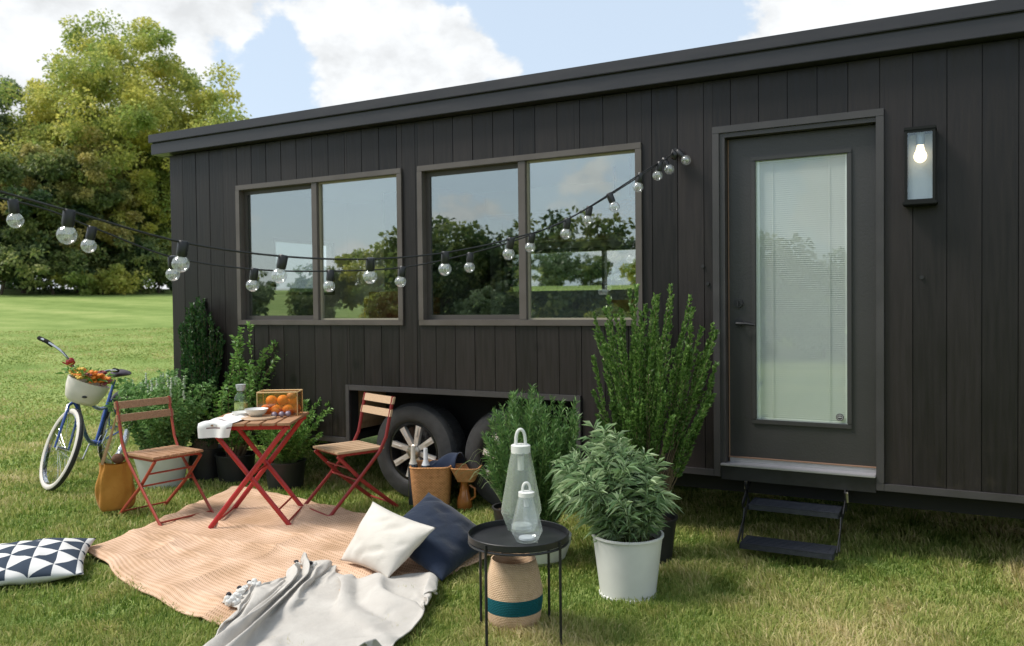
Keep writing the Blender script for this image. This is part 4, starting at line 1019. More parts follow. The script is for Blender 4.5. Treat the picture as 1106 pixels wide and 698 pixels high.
for a in ((bx0,by0),(bx1,by0),(bx1,by1),(bx0,by1)): k.cyl(Q @ Vector((*a,0)), Q @ Vector((*a,bz)), .003, 6)
k.build('rim', mat('straw_rim', (.62,.42,.2), .7), t)
M_orange = mat('orange_peel', (.85,.29,.035), .45, (.78,.22,.02), 10, bump=.25, bscale=250)
first = None; rr = random.Random(5)
spots = [(.05,.13,.038),(.125,.125,.038),(.205,.13,.038),(.085,.20,.038),(.165,.205,.038),(.24,.195,.038),(.085,.15,.10),(.165,.15,.102),(.225,.17,.098)]
for i, (x, y, z) in enumerate(spots):
    c = Q @ Vector((x, y, z))
    if first is None:
        k = MB(); k.ball((0,0,0), .041, 18, 12, (1,1,.95), .02); o = k.build('orange', M_orange); first = o
    else: o = first.copy(); COL.objects.link(o)
    o.location = c; tag(o, 'orange packed with others in the clear box on the folding table', 'orange', 'oranges in the clear box')
pinks = mat('onion_skin', (.42,.14,.10), .4, (.6,.3,.2), 20)
k = MB(); c = Q @ Vector((.225,.15,.135)); k.ball(c, .03, 14, 10, (1.1,1,.9), .05); o = k.build('shallot', pinks); tag(o, 'reddish onion on top of the oranges in the clear box', 'onion')
first = None
for i, (x, y) in enumerate([(.12,-.02),(.165,-.0),(.205,.02)]):
    c = tp(x, y, .722)
    if first is None: k = MB(); k.ball((0,0,0), .021, 12, 9, (1.1,1,.95), .05); o = k.build('plum', mat('dark_plum', (.10,.05,.08), .35, (.3,.25,.3), 15)); first = o
    else: o = first.copy(); COL.objects.link(o)
    o.location = c; tag(o, 'dusky plum lying before the box of oranges on the table', 'plum', 'plums on the folding table')

# ------------------------------------------------------------------ tote bag hanging from the left chair
t = thing('tote_bag', 'ochre yellow tote bag hanging from the back of the left chair', 'bag', (-5.43,-1.24,.4))
def tote():
    cx, cy = -5.40, -1.245; ax = Vector((.50,.80,0)).normalized(); ay = Vector((.80,-.50,0)).normalized()
    V = []; F = []; n = 40; rows = 18
    for i in range(rows+1):
        v = i/rows; z = .045+.345*v; rb = min(1, (v/.10))**.5*.12+.88; w = (.098+.028*math.sin(PI*min(1, .12+v*.95))+.003*math.sin(v*7))*rb; d = (.062-.030*v)*rb
        for j in range(n):
            a = 2*PI*j/n; c, s = math.cos(a), math.sin(a)
            c = math.copysign(abs(c)**.6, c); s = math.copysign(abs(s)**.8, s)
            wr = .005*math.sin(j*1.3+v*4)+.006*math.sin(v*9+j*.5)
            p = Vector((cx, cy, z-.02*(1-abs(math.cos(a)))*v)) + ax*(c*(w+wr)) + ay*(s*(d+wr))
            V.append(p)
    for i in range(rows):
        for j in range(n): F.append((i*n+j, i*n+(j+1)%n, (i+1)*n+(j+1)%n, (i+1)*n+j))
    F.append(tuple(range(n-1,-1,-1)))
    k = MB(); k.add(V, F); k.build('bag_body', fabric('ochre_canvas', (.50,.235,.045), (.42,.18,.03)), t, angle=180)
    st = MB(); top = Vector((-5.235,-1.31,.815))
    for s in (-1, 1):
        st.tube([Vector((cx,cy,.38))+ax*.085+ay*.03*s, Vector((cx,cy,.55))+ax*.05+ay*.02*s, top+Vector((-.01,0,.005)), Vector((cx,cy,.55))-ax*.03+ay*.02*s, Vector((cx,cy,.38))-ax*.085+ay*.03*s], .009, 6, flat=(1,.35))
    st.build('strap', fabric('natural_strap', (.5,.33,.18)), t)
    k = MB(); c = Vector((cx, cy, .41)); k.ball(c+ax*.02, .045, 12, 8, (1,1,.8), .2); k.build('brown_paper', mat('brown_paper', (.12,.05,.025), .8), t)
tote()

# ------------------------------------------------------------------ rug, throw, cushions
def rug():
    L, T, R, B = [Vector((*p, 0)) for p in RUG]; nu, nv = 220, 150
    V = []; F = []; U = []
    for i in range(nu+1):
        u = i/nu
        for j in range(nv+1):
            v = j/nv
            e = .03*math.sin(u*7+1)*(1-v)*(1-v)*1.5 + .02*math.sin(u*15)*(1-v)**3
            p = (L*(1-u)+B*u)*(1-v)+(T*(1-u)+R*u)*v
            p.y += e; p.x += .03*math.sin(v*6)*(1-u)
            f1 = mnoise.noise(Vector((u*2.2+v*1.4, v*7-u*3.0, 1))); f2 = mnoise.noise(Vector((u*9, v*6, 4)))
            z = .030+.016*(1-abs(f1))**6+.016*(1-abs(mnoise.noise(Vector((u*4-v*2.2, v*2.5+u*1.5, 11)))))**7+.008*f2+.012*mnoise.noise(Vector((p.x*1.2, p.y*1.2, 7)))
            z += .02*math.exp(-((u-.05)**2+(v-1)**2)/.02)+.07*math.exp(-((u-.93)/.05)**2)*max(0,(v-.55))*2*(1 if v>.6 else 0)*.6
            ed = min(u, v, 1-u, 1-v)
            if ed < .02: z -= .012*(1-ed/.02)
            V.append((p.x, p.y, max(z, .018))); U.append((u*2.8, v*1.8))
    for i in range(nu):
        for j in range(nv): a = i*(nv+1)+j; F.append((a, a+nv+1, a+nv+2, a+1))
    m, N, Lk, b = nt('woven_jute_rug'); b.inputs['Roughness'].default_value = .9; b.inputs['Specular IOR Level'].default_value = .15
    tcn = N.new('ShaderNodeTexCoord'); sp = N.new('ShaderNodeSeparateXYZ'); Lk.new(tcn.outputs['UV'], sp.inputs[0])
    def mm(op, a, bb=None):
        q = N.new('ShaderNodeMath'); q.operation = op
        for i, x in enumerate((a, bb)):
            if isinstance(x, (int, float)): q.inputs[i].default_value = x
            elif x is not None: Lk.new(x, q.inputs[i])
        return q.outputs[0]
    # herringbone ribs: rows across, each row slanted the other way
    row = mm('MULTIPLY', sp.outputs['Y'], 34); fr = mm('ABSOLUTE', mm('SUBTRACT', mm('FRACT', row), .5))
    zz = mm('SINE', mm('ADD', mm('MULTIPLY', sp.outputs['X'], 330), mm('MULTIPLY', fr, 9)))
    ed = mm('SINE', mm('MULTIPLY', row, 2*PI))
    h = mm('ADD', mm('MULTIPLY', zz, .5), mm('MULTIPLY', ed, .35))
    n = N.new('ShaderNodeTexNoise'); n.inputs['Scale'].default_value = 3; n.inputs['Detail'].default_value = 6; Lk.new(tcn.outputs['UV'], n.inputs['Vector'])
    f = mm('ADD', mm('MULTIPLY', h, .22), n.outputs['Fac'])
    r = ramp(N, [(.25, (.40,.25,.145)), (.5, (.62,.41,.275)), (.75, (.75,.53,.385))]); Lk.new(f, r.inputs[0]); Lk.new(r.outputs[0], b.inputs['Base Color'])
    bp = N.new('ShaderNodeBump'); bp.inputs['Strength'].default_value = .6; bp.inputs['Distance'].default_value = .004; Lk.new(h, bp.inputs['Height']); Lk.new(bp.outputs[0], b.inputs['Normal'])
    k = MB(); k.add(V, F, uv=U); o = k.build('picnic_rug', m, None, angle=180)
    md = o.modifiers.new('thick', 'SOLIDIFY'); md.thickness = .008; md.offset = -1
    tag(o, 'large tan woven picnic rug spread on the grass under the table', 'rug')
rug()

def throw():
    # a loose cloth, a little larger than its outline, settles on the rug and buckles into folds
    top = catmull([(-3.34,-1.66,0), (-3.18,-1.62,0), (-2.98,-1.74,0), (-2.76,-1.66,0), (-2.56,-1.52,0), (-2.30,-1.72,0)], 12)
    bot = catmull([(-3.26,-2.22,0), (-3.08,-2.46,0), (-2.86,-2.68,0), (-2.62,-2.74,0), (-2.38,-2.62,0), (-2.10,-2.38,0)], 12)
    nu, nv = 60, 45; V = []; F = []; U = []
    def cur(C, u):
        q = u*(len(C)-1); i = min(int(q), len(C)-2); return C[i].lerp(C[i+1], q-i)
    for i in range(nu+1):
        u = i/nu; a, b = cur(top, u), cur(bot, u)
        for j in range(nv+1):
            v = j/nv; p = a.lerp(b, v); w = mnoise.noise(Vector((u*2.4-v*1.8, v*1.2+u*.8, 3)))
            V.append((p.x, p.y, .11+.045*math.sin(6.3*(3.4*u-1.8*v+1.8*w))+.04*w)); U.append((u, v))
    for i in range(nu):
        for j in range(nv): a = i*(nv+1)+j; F.append((a, a+1, a+nv+2, a+nv+1))
    pins = [i*(nv+1)+j for i, j in ((0,0), (nu,0), (0,nv), (nu,nv), (nu//2,nv), (nu//2,0))]
    for k in pins: V[k] = (V[k][0], V[k][1], .06)
    me = bpy.data.meshes.new('drape'); me.from_pydata(V, [], F); o = bpy.data.objects.new('drape', me); COL.objects.link(o)
    fm = bpy.data.meshes.new('drape_floor'); fm.from_pydata([(-6,-5,.05), (0,-5,.05), (0,1,.05), (-6,1,.05)], [], [(0,1,2,3)])
    fo = bpy.data.objects.new('drape_floor', fm); COL.objects.link(fo)
    fo.modifiers.new('c', 'COLLISION'); fo.collision.thickness_outer = .004; fo.collision.cloth_friction = 25
    m = o.modifiers.new('c', 'CLOTH'); c = m.settings
    c.quality = 7; c.mass = .25; c.tension_stiffness = 25; c.compression_stiffness = 40; c.shear_stiffness = 16; c.bending_stiffness = 2
    c.shrink_min = -.03; c.air_damping = .3; c.tension_damping = 8; c.compression_damping = 8
    vg = o.vertex_groups.new(name='pins'); vg.add(pins, 1, 'REPLACE'); c.vertex_group_mass = 'pins'
    m.collision_settings.distance_min = .004; m.collision_settings.collision_quality = 3; m.collision_settings.use_self_collision = True; m.collision_settings.self_distance_min = .006
    m.point_cache.frame_start = 1; m.point_cache.frame_end = 90
    for f in range(1, 91): sc.frame_set(f)
    dg = bpy.context.evaluated_depsgraph_get(); ev = o.evaluated_get(dg).to_mesh()
    V = [(-2.2+(q.co.x+2.2)*.93, q.co.y if q.co.y > -1.9 else -1.9+(q.co.y+1.9)*1.2, .05+max(q.co.z-.05, 0)*.8) for q in ev.vertices]
    if not all(-5 < q[0] < 0 and -4 < q[1] < 0 and q[2] < .6 for q in V): V = [(q.co.x, q.co.y, q.co.z) for q in me.vertices]
    bpy.data.objects.remove(o); bpy.data.objects.remove(fo); sc.frame_set(1)
    t = thing('throw_blanket', 'crumpled pale grey throw blanket on the near edge of the rug', 'blanket', (-2.8,-2.1,0))
    k = MB(); k.add(V, F, uv=U); o = k.build('blanket_cloth', fabric('pale_linen', (.54,.51,.465), (.46,.43,.39), 260, .9), t, angle=180)
    sb = o.modifiers.new('smooth', 'SUBSURF'); sb.render_levels = 2; sb.levels = 1
    md = o.modifiers.new('thick', 'SOLIDIFY'); md.thickness = .006
    rr = random.Random(9); m1 = mat('white_tassel', (.72,.7,.66), .9); m2 = mat('black_tassel', (.02,.02,.025), .9)
    for x, y in [(-3.19,-2.14), (-3.16,-2.22), (-3.19,-2.05), (-3.12,-2.28), (-3.22,-1.70), (-3.14,-1.66)]:
        s = .022 if y < -2 else .014
        k = MB()
        for q in range(7): k.ball((x+rr.uniform(-1,1)*s, y+rr.uniform(-1,1)*s, .065+rr.uniform(0,1)*s), s*.75, 8, 6, jit=.4)
        o = k.build('tassel', m1, t)
        k = MB(); k.ball((x-.03+rr.uniform(-.01,.02), y+rr.uniform(-.02,.02), .085), .012, 8, 6, (1.3,1,.8), .3); k.build('tassel_knot', m2, o)
throw()

def pillow(name, label, corners, thick, m, bias=1.0, n=44, seed=1):
    A, B, C, D = [Vector(c) for c in corners]; nrm = (B-A).cross(D-A).normalized()
    if nrm.z < 0: nrm = -nrm
    V = []; F = []; U = []
    ctr = (A+B+C+D)/4
    for side in (1, -1):
        for i in range(n+1):
            for j in range(n+1):
                u, v = i/n, j/n; p = (A*(1-u)+B*u)*(1-v)+(D*(1-u)+C*u)*v
                a, b = 2*u-1, 2*v-1
                pin = 1-.085*((1-a*a)*b**4+(1-b*b)*a**4)      # concave edges, pointed corners
                p = ctr+(p-ctr)*pin
                sh = max(0, (1-abs(a)**2.6))**.62*max(0, (1-abs(b)**2.6))**.62
                w = 1+.10*mnoise.noise(Vector((u*4, v*4, seed)))
                cr = -.012*max(0, mnoise.noise(Vector((u*3+v*5, u*6, seed+3))))*sh*2
                p = p+nrm*side*(thick*.5*sh*w+cr)
                p.z = max(p.z, .012)
                V.append(p); U.append((u, v))
    m1 = (n+1)**2
    for i in range(n):
        for j in range(n):
            a = i*(n+1)+j; F.append((a, a+n+1, a+n+2, a+1)); F.append((m1+a, m1+a+1, m1+a+n+2, m1+a+n+1))
    k = MB(); k.add(V, F, uv=U); o = k.build(name, m, None, angle=180); tag(o, label, 'cushion')
    # weld the two halves
    import bmesh
    bm = bmesh.new(); bm.from_mesh(o.data); bmesh.ops.remove_doubles(bm, verts=bm.verts, dist=.0008); bm.to_mesh(o.data); bm.free()
    return o
pillow('cushion', 'off white square cushion leaning on the navy one', [(-2.66,-1.64,.06), (-3.10,-1.50,.06), (-3.02,-1.30,.36), (-2.47,-1.46,.31)], .15, fabric('cream_linen', (.62,.585,.53), (.56,.525,.47), 300, .8), seed=2)
pillow('cushion', 'large navy blue cushion behind the off white one', [(-2.40,-1.52,.05), (-2.88,-1.42,.22), (-2.86,-.96,.36), (-2.42,-.90,.10)], .19, fabric('navy_linen', (.017,.027,.050), (.013,.02,.04), 450), seed=3)
def tri_mat():
    m, N, L, b = nt('triangle_print'); b.inputs['Roughness'].default_value = .9; b.inputs['Specular IOR Level'].default_value = .15
    tcn = N.new('ShaderNodeTexCoord'); sp = N.new('ShaderNodeSeparateXYZ'); L.new(tcn.outputs['UV'], sp.inputs[0])
    def mm(op, a, bb=None):
        q = N.new('ShaderNodeMath'); q.operation = op
        for i, x in enumerate((a, bb)):
            if isinstance(x, (int, float)): q.inputs[i].default_value = x
            elif x is not None: L.new(x, q.inputs[i])
        return q.outputs[0]
    cx = mm('MULTIPLY', sp.outputs['X'], 5.3); col = mm('FLOOR', cx); fx = mm('SUBTRACT', cx, col)
    cy = mm('ADD', mm('MULTIPLY', sp.outputs['Y'], 4), mm('MULTIPLY', mm('MODULO', col, 2), .5)); fy = mm('FRACT', cy)
    tri = mm('LESS_THAN', mm('ABSOLUTE', mm('SUBTRACT', mm('MULTIPLY', fy, 2), 1)), fx)
    g = N.new('ShaderNodeNewGeometry'); nz = N.new('ShaderNodeSeparateXYZ'); L.new(tcn.outputs['Normal'], nz.inputs[0])
    up = mm('GREATER_THAN', nz.outputs['Z'], .05)
    r = ramp(N, [(0, (.68,.67,.65)), (1, (.045,.06,.085))]); L.new(mm('MULTIPLY', tri, up), r.inputs[0])
    L.new(r.outputs[0], b.inputs['Base Color'])
    return m
pillow('cushion', 'square cushion with black and white triangle print at the left edge', [(-4.93,-2.49+.35,.075)]*0 or [(-4.60,-2.78,.06), (-4.19,-2.32,.06), (-4.68,-1.90,.09), (-5.10,-2.36,.09)], .16, tri_mat(), seed=4)

# ------------------------------------------------------------------ side table, lanterns, baskets
sx, sy, sz = -1.735,-1.905,.475
t = thing('side_table', 'small round black metal tray table carrying glass lanterns', 'side table', (sx, sy, 0))
k = MB(); k.lathe([(.001,-.018),(.218,-.018),(.224,-.014),(.224,.012),(.2215,.014),(.219,.012),(.217,-.012),(.001,-.012)], 72, (sx, sy, sz)); k.build('tray', M_black, t, angle=30)
k = MB()
ring = [(sx+.219*math.cos(2*PI*i/48), sy+.219*math.sin(2*PI*i/48), sz-.025) for i in range(48)]
k.tube(ring, .006, 8, closed=True); k.build('ring', M_black, t)
for a in (-100, -10, 80, 170):
    a = math.radians(a); k = MB(); c, s = math.cos(a), math.sin(a)
    k.tube([(sx+.225*c, sy+.225*s, sz+.006), (sx+.225*c, sy+.225*s, 0)], .0065, 8); k.build('leg', M_black, t)
M_lanternglass = milky('ribbed_lantern_glass', .10, (.9,.92,.92), .08, .22)
def lantern(label, c, H, R, mg, fac=6):
    t = thing('glass_lantern', label, 'lantern', c)
    k = MB(); n = 48; rc = R*.42
    prof = [(R*.55,0.0),(R*.68,.012*H),(R,.24*H),(R*.98,.30*H),(R*.62,.80*H),(rc+.004,.99*H)]
    V = []; 
    for r, z in prof:
        for j in range(n):
            a = 2*PI*j/n; f = 1+.03*math.cos(fac*a) ; V.append((c[0]+r*f*math.cos(a), c[1]+r*f*math.sin(a), c[2]+z))
    F = [(i*n+j, i*n+(j+1)%n, (i+1)*n+(j+1)%n, (i+1)*n+j) for i in range(len(prof)-1) for j in range(n)]; F.append(tuple(range(n-1,-1,-1)))
    k.add(V, F); k.build('body', mg, t, angle=60)
    k = MB(); k.lathe([(rc,.96*H),(rc+.006,.965*H),(rc+.006,1.055*H),(rc,1.065*H),(.001,1.065*H)], 32, c); k.build('cap', M_white, t, angle=40)
    hr = rc*.62; hh = H*.19
    pts = []
    for i in range(17):
        a = PI*i/16; pts.append((c[0]+hr*math.cos(a)*.88*.9, c[1]+hr*math.cos(a)*.45, c[2]+1.06*H+hh*math.sin(a)**.7))
    k = MB(); k.tube(pts, .0058 if H < .3 else .0075, 8); k.build('handle', M_white, t)
    k = MB(); k.lathe([(R*.5,.012),(R*.5,.05*H+.01),(.001,.05*H+.012)], 24, c); k.build('base_disc', mat('frosted_base', (.75,.78,.82), .3), t)
    k = MB(); k.lathe([(R*.16,.93*H),(R*.16,.75*H),(.001,.74*H)], 16, c); k.build('light_unit', M_white, t)
lantern('smaller clear glass lantern with white cap on the tray table, in front', (-1.672,-1.945,sz-.011), .205, .070, M_lanternglass)
lantern('taller clear glass lantern with white cap standing behind the small one', (-1.775,-1.80,sz-.011), .37, .092, milky('hazy_lantern_glass', .06, (.88,.9,.88), .12, .26, (.7,.76,.68)), 8)
t = thing('woven_basket', 'woven basket with a teal band under the tray table', 'basket', (-1.83,-1.78,0))
k = MB(); c = (-1.83,-1.78,0); k.lathe([(.001,.0),(.105,0),(.125,.06),(.134,.13),(.134,.18),(.12,.26),(.103,.325),(.097,.325),(.112,.26),(.126,.17),(.118,.06),(.1,.02),(.001,.02)], 56, c)
k.build('basket_body', weavemat('seagrass_with_band', (.70,.50,.33), (.52,.34,.21), 70, 130, .6, band=(.095,.165,(.005,.095,.115))), t, angle=180)
# wicker picnic basket with bottles and cloth
t = thing('wicker_basket', 'tall square wicker basket before the wheel holding bottles and a cloth', 'basket', (-3.42,-.10,0), math.radians(28))
def sqbasket(parent, w0, w1, h, z0=0, m=None, cx=0, cy=0, name='basket_body', rimr=.008):
    k = MB(); n = 44; V = []
    def pt(w, z, a):
        c, s = math.cos(a), math.sin(a); q = 1/(abs(c)**6+abs(s)**6)**(1/6)
        return (cx+w*c*q, cy+w*s*q, z0+z)
    prof = [(w0*.01,0),(w0,0),((w0+w1)/2,h*.5),(w1,h),(w1-.012,h),((w0+w1)/2-.012,h*.5),(w0-.012,.015),(.01*w0,.015)]
    for w, z in prof:
        for j in range(n): V.append(pt(w, z, 2*PI*j/n))
    F = [(i*n+j, i*n+(j+1)%n, (i+1)*n+(j+1)%n, (i+1)*n+j) for i in range(len(prof)-1) for j in range(n)]
    k.add(V, F); o = k.build(name, m, parent, local=True, angle=40)
    k = MB(); k.tube([pt(w1-.004, h, 2*PI*j/n) for j in range(n)], rimr, 6, closed=True); k.build('rim', m, parent, local=True)
M_wick = weavemat('honey_wicker', (.62,.32,.14), (.34,.15,.055), 46, 110, .9)
sqbasket(t, .125, .15, .33, m=M_wick)
def wb(x, y, h, lab, mf):
    c = (x, y, .05); o = thing('wine_bottle', lab, 'bottle', c)
    k = MB(); k.lathe([(.001,0),(.036,0),(.037,.01),(.037,h*.62),(.03,h*.7),(.016,h*.78),(.0145,h*.9)], 24, c); k.build('bottle_body', mat('bottle_glass', (.02,.03,.04), .12, coat=.5), o)
    k = MB(); k.lathe([(.0305,h*.70),(.017,h*.785),(.016,h*.97),(.015,h),(.001,h)], 20, c); k.build('foil', mf, o)
wb(-3.52,-.19,.42, 'bottle with cream foil neck, left one in the wicker basket', mat('cream_foil', (.6,.56,.48), .35))
wb(-3.43,-.16,.41, 'bottle with white foil neck, right one in the wicker basket', mat('white_foil', (.72,.74,.76), .3))
def bundle():
    V = []; F = []; n, m_ = 30, 20
    for i in range(m_+1):
        v = i/m_
        for j in range(n+1):
            u = j/n; x = -.03+.22*u; y = .10*math.cos(v*PI)*(1-.2*u); z = .28+.10*math.sin(v*PI)*(.5+.9*u)+.012*math.sin(u*9+v*5)
            V.append((-3.42+x*.95-y*.1, -.06+x*.35+y, z))
    for i in range(m_):
        for j in range(n): a = i*(n+1)+j; F.append((a, a+1, a+n+2, a+n+1))
    k = MB(); k.add(V, F); o = k.build('folded_cloth', fabric('dark_navy_cloth', (.022,.032,.06)), None, angle=180)
    md = o.modifiers.new('t', 'SOLIDIFY'); md.thickness = .01
    tag(o, 'dark navy cloth bunched in the top of the wicker basket', 'cloth')
bundle()
t = thing('amber_jug', 'amber brown jug standing right of the wicker basket', 'jug', (-3.19,.0,0))
k = MB(); k.lathe([(.001,0),(.045,0),(.056,.03),(.055,.08),(.035,.14),(.028,.2),(.034,.22)], 24, (-3.19,-.02,0)); k.build('jug_body', mat('amber_glaze', (.42,.16,.04), .15, (.25,.08,.02), 10, coat=.5), t)
k = MB(); k.tube([(-3.145,-.02,.19), (-3.10,-.02,.17), (-3.10,-.02,.11), (-3.14,-.02,.08)], .008, 8); k.build('handle', mat('amber_handle', (.32,.12,.03), .2), t)
t = thing('wicker_bowl', 'shallow wicker bowl resting on the amber jug beside the wheels', 'basket', (-3.17,-.02,.22), math.radians(20))
sqbasket(t, .06, .105, .10, m=M_wick, rimr=.006)

# ------------------------------------------------------------------ bicycle
M_blue = mat('cobalt_bike_paint', (.012,.06,.28), .25, (.015,.07,.32), 5, coat=.6)
M_chrome = mat('chrome', (.6,.6,.6), .15, metal=1)
M_whitewall = mat('cream_tyre', (.62,.58,.52), .7)
lean = math.radians(-9)
B0 = (-6.60,-.93,0); hd = math.atan2(-.85, .54)
t = thing('bicycle', 'blue cruiser bicycle with cream tyres and a white front basket, parked on the lawn', 'bicycle', B0, rot=(lean, 0, hd))
Rw = .345
SA = Matrix.Rotation(math.radians(42), 4, Vector((-.36,0,1)).normalized())
P0_ = Vector((0,0,Rw))      # front hub at rest, turned about the steering axis through it
def st_(p): return P0_ + SA @ (Vector(p)-P0_)
def bwheel(c, turn, name):
    T = Matrix.Translation(c) @ (SA if turn else Matrix.Identity(4)) @ Matrix.Rotation(PI/2, 4, 'X')
    if turn: T = Matrix.Translation(P0_) @ SA @ Matrix.Rotation(PI/2, 4, 'X')
    k = MB(); R = Rw
    k.lathe([(R-.052,-.018),(R-.045,-.014),(R-.042,0),(R-.045,.014),(R-.052,.018),(R-.056,0),(R-.052,-.018)], 56, M=T)
    w = k.build(name, M_chrome, t, local=True)
    k = MB()
    for s in (-1, 1): k.lathe([(R-.047,.017*s),(R-.035,.026*s),(R-.017,.0255*s),(R-.007,.017*s)], 64, M=T)
    k.build('sidewall', M_whitewall, w, local=True, angle=180)
    k = MB(); k.lathe([(R-.007,-.0175),(R-.001,-.009),(R,0),(R-.001,.009),(R-.007,.0175)], 64, M=T); k.build('tread', M_rubber, w, local=True, angle=180)
    k = MB()
    for i in range(32):
        a = 2*PI*i/32; b = a+(.35 if i % 2 else -.35); s = .028 if i % 4 < 2 else -.028
        k.tube([T @ Vector((.018*math.cos(b), .018*math.sin(b), s)), T @ Vector(((R-.052)*math.cos(a), (R-.052)*math.sin(a), 0))], .0012, 4)
    k.tube([T @ Vector((0,0,-.04)), T @ Vector((0,0,.04))], .018, 12)
    k.build('spokes', M_chrome, w, local=True)
bwheel(P0_, True, 'front_wheel'); rc_ = Vector((-1.10,0,Rw)); bwheel(rc_, False, 'rear_wheel')
hb_, ht_ = Vector((-.17,0,.72)), Vector((-.215,0,.84)); bb = Vector((-.68,0,.28)); stt = Vector((-.86,0,.72))
k = MB(); k.tube([hb_-Vector((-.005,0,.02)), ht_], .021, 12)
k.tube(catmull([hb_, Vector((-.32,0,.52)), Vector((-.5,0,.34)), bb], 6), .018, 10); k.tube(catmull([ht_-Vector((0,0,.04)), Vector((-.42,0,.68)), Vector((-.65,0,.6)), Vector((-.83,0,.60))], 6), .016, 10)
k.tube([bb, stt], .016, 10)
for s in (-1, 1): k.tube([bb+Vector((0,.02*s,0)), rc_+Vector((0,.06*s,0))], .009, 8); k.tube([stt+Vector((0,.01*s,-.06)), rc_+Vector((0,.06*s,0))], .008, 8)
k.tube([bb+Vector((0,-.04,0)), bb+Vector((0,.04,0))], .026, 14)
k.build('frame', M_blue, t, local=True)
k = MB()
for s in (-1, 1): k.tube([st_(P0_+Vector((0,.055*s,0))), st_(P0_+Vector((-.07,.05*s,.22))), st_(Vector((-.150,.035*s,.68))), st_(Vector((-.165,.0,.715)))], [.009,.012,.014,.014], 8)
k.build('fork', M_blue, t, local=True)
def fender(c, a0, a1, turn, nm):
    k = MB(); V = []; F = []; n = 24; R = Rw+.022
    for i in range(n+1):
        a = a0+(a1-a0)*i/n
        for j, (yy, dr) in enumerate(((-.032,-.016),(-.02,0),(0,.005),(.02,0),(.032,-.016))):
            p = Vector((c[0]+(R+dr)*math.cos(a), yy, c[2]+(R+dr)*math.sin(a))); V.append(st_(p) if turn else p)
    for i in range(n):
        for j in range(4): F.append((i*5+j, i*5+j+1, i*5+j+6, i*5+j+5))
    k.add(V, F); k.build(nm, M_black, t, local=True)
fender(rc_, math.radians(25), math.radians(185), False, 'rear_fender')
k = MB(); k.tube([stt, stt+Vector((-.045,0,.12))], .0135, 10); k.build('seat_post', M_blue, t, local=True)
k = MB(); c = stt+Vector((-.07,0,.16)); V = []
for i in range(13):
    u = i/12; x = .15-.28*u; w = .022+.085*max(0, (u-.35)/.65)**.8 if u > .35 else .018+.012*u; hh = .03+.02*u
    if u > .9: w *= .85
    for j in range(12):
        a = 2*PI*j/12; V.append(c+Vector((x, w*math.cos(a), hh*.6*math.sin(a)+(.02*u))))
F = [(i*12+j, i*12+(j+1)%12, (i+1)*12+(j+1)%12, (i+1)*12+j) for i in range(12) for j in range(12)]+[tuple(range(11,-1,-1)), tuple(144+j for j in range(12))]
k.add(V, F); k.build('saddle', mat('dark_plum_leather', (.035,.015,.025), .4), t, local=True)
# handlebar
k = MB(); stemtop = Vector((-.225,0,.96))
bars = [(-.54,-.34,1.10), (-.39,-.32,1.11), (-.27,-.20,1.07), (-.21,-.07,.97), (-.205,0,.955), (-.21,.07,.97), (-.27,.20,1.03), (-.40,.32,1.035), (-.50,.33,1.02)]
k.tube([st_(p) for p in catmull(bars, 5)], .011, 8); k.tube([st_((-.205,0,.82)), st_((-.235,0,.95)), st_((-.205,0,.955))], .013, 8)
hbar = k.build('handlebar', M_chrome, t, local=True)
for s in (0, -1):
    a = bars[s]; b = Vector(bars[1 if s == 0 else -2]).lerp(Vector(bars[2 if s == 0 else -3]), .35); k = MB(); k.tube([st_(Vector(a)+Vector((-.01,0,0))), st_(bars[1 if s == 0 else -2]), st_(b)], .018, 10); k.build('grip', mat('rubber_grip', (.008,.008,.008), .85, spec=.15), hbar, local=True)
k = MB(); k.tube([st_((-.22,-.10,.985)), st_((-.18,-.16,1.0)), st_((-.20,-.2,1.005))], .006, 6); k.ball(st_((-.24,-.13,1.02)), .035, 10, 8, jit=.3); k.build('bell', mat('red_bell', (.35,.03,.02), .4), hbar, local=True)
# basket
k = MB(); n = 36; prof = [(.001,.0),(.085,.0),(.115,.03),(.14,.12),(.148,.19),(.140,.19),(.132,.12),(.105,.04),(.001,.015)]
V = [st_((-.03+r*.95*math.cos(2*PI*j/n), r*1.15*math.sin(2*PI*j/n), .745+z)) for r, z in prof for j in range(n)]
k.add(V, [(i*n+j, i*n+(j+1)%n, (i+1)*n+(j+1)%n, (i+1)*n+j) for i in range(len(prof)-1) for j in range(n)]); bs_ = k.build('front_basket', mat('white_basket', (.74,.68,.62), .45, (.8,.73,.67), 12), t, local=True, angle=60)
k = MB(); k.ball(st_((.088,-.03,.82)), .018, 12, 8, (.5,1.4,.6)); k.build('badge', M_black, bs_, local=True)
k = MB()
k.tube([bb+Vector((0,-.05,0)), bb+Vector((.10,-.055,-.14))], .008, 8); k.box(bb+Vector((.06,-.15,-.155)), bb+Vector((.14,-.06,-.13))); k.tube([bb+Vector((0,.05,0)), bb+Vector((-.10,.055,.14))], .008, 8); k.box(bb+Vector((-.14,.06,.13)), bb+Vector((-.06,.15,.155)))
k.lathe([(.085,-.045),(.09,-.045),(.09,-.05),(.085,-.05),(.085,-.045)], 32, M=Matrix.Translation(bb)@Matrix.Rotation(PI/2,4,'X')); k.build('crankset', M_chrome, t, local=True)
k = MB(); k.tube([bb+Vector((-.06,.03,-.01)), bb+Vector((-.16,.20,-.30))], .008, 8); k.build('kickstand', M_chrome, t, local=True)
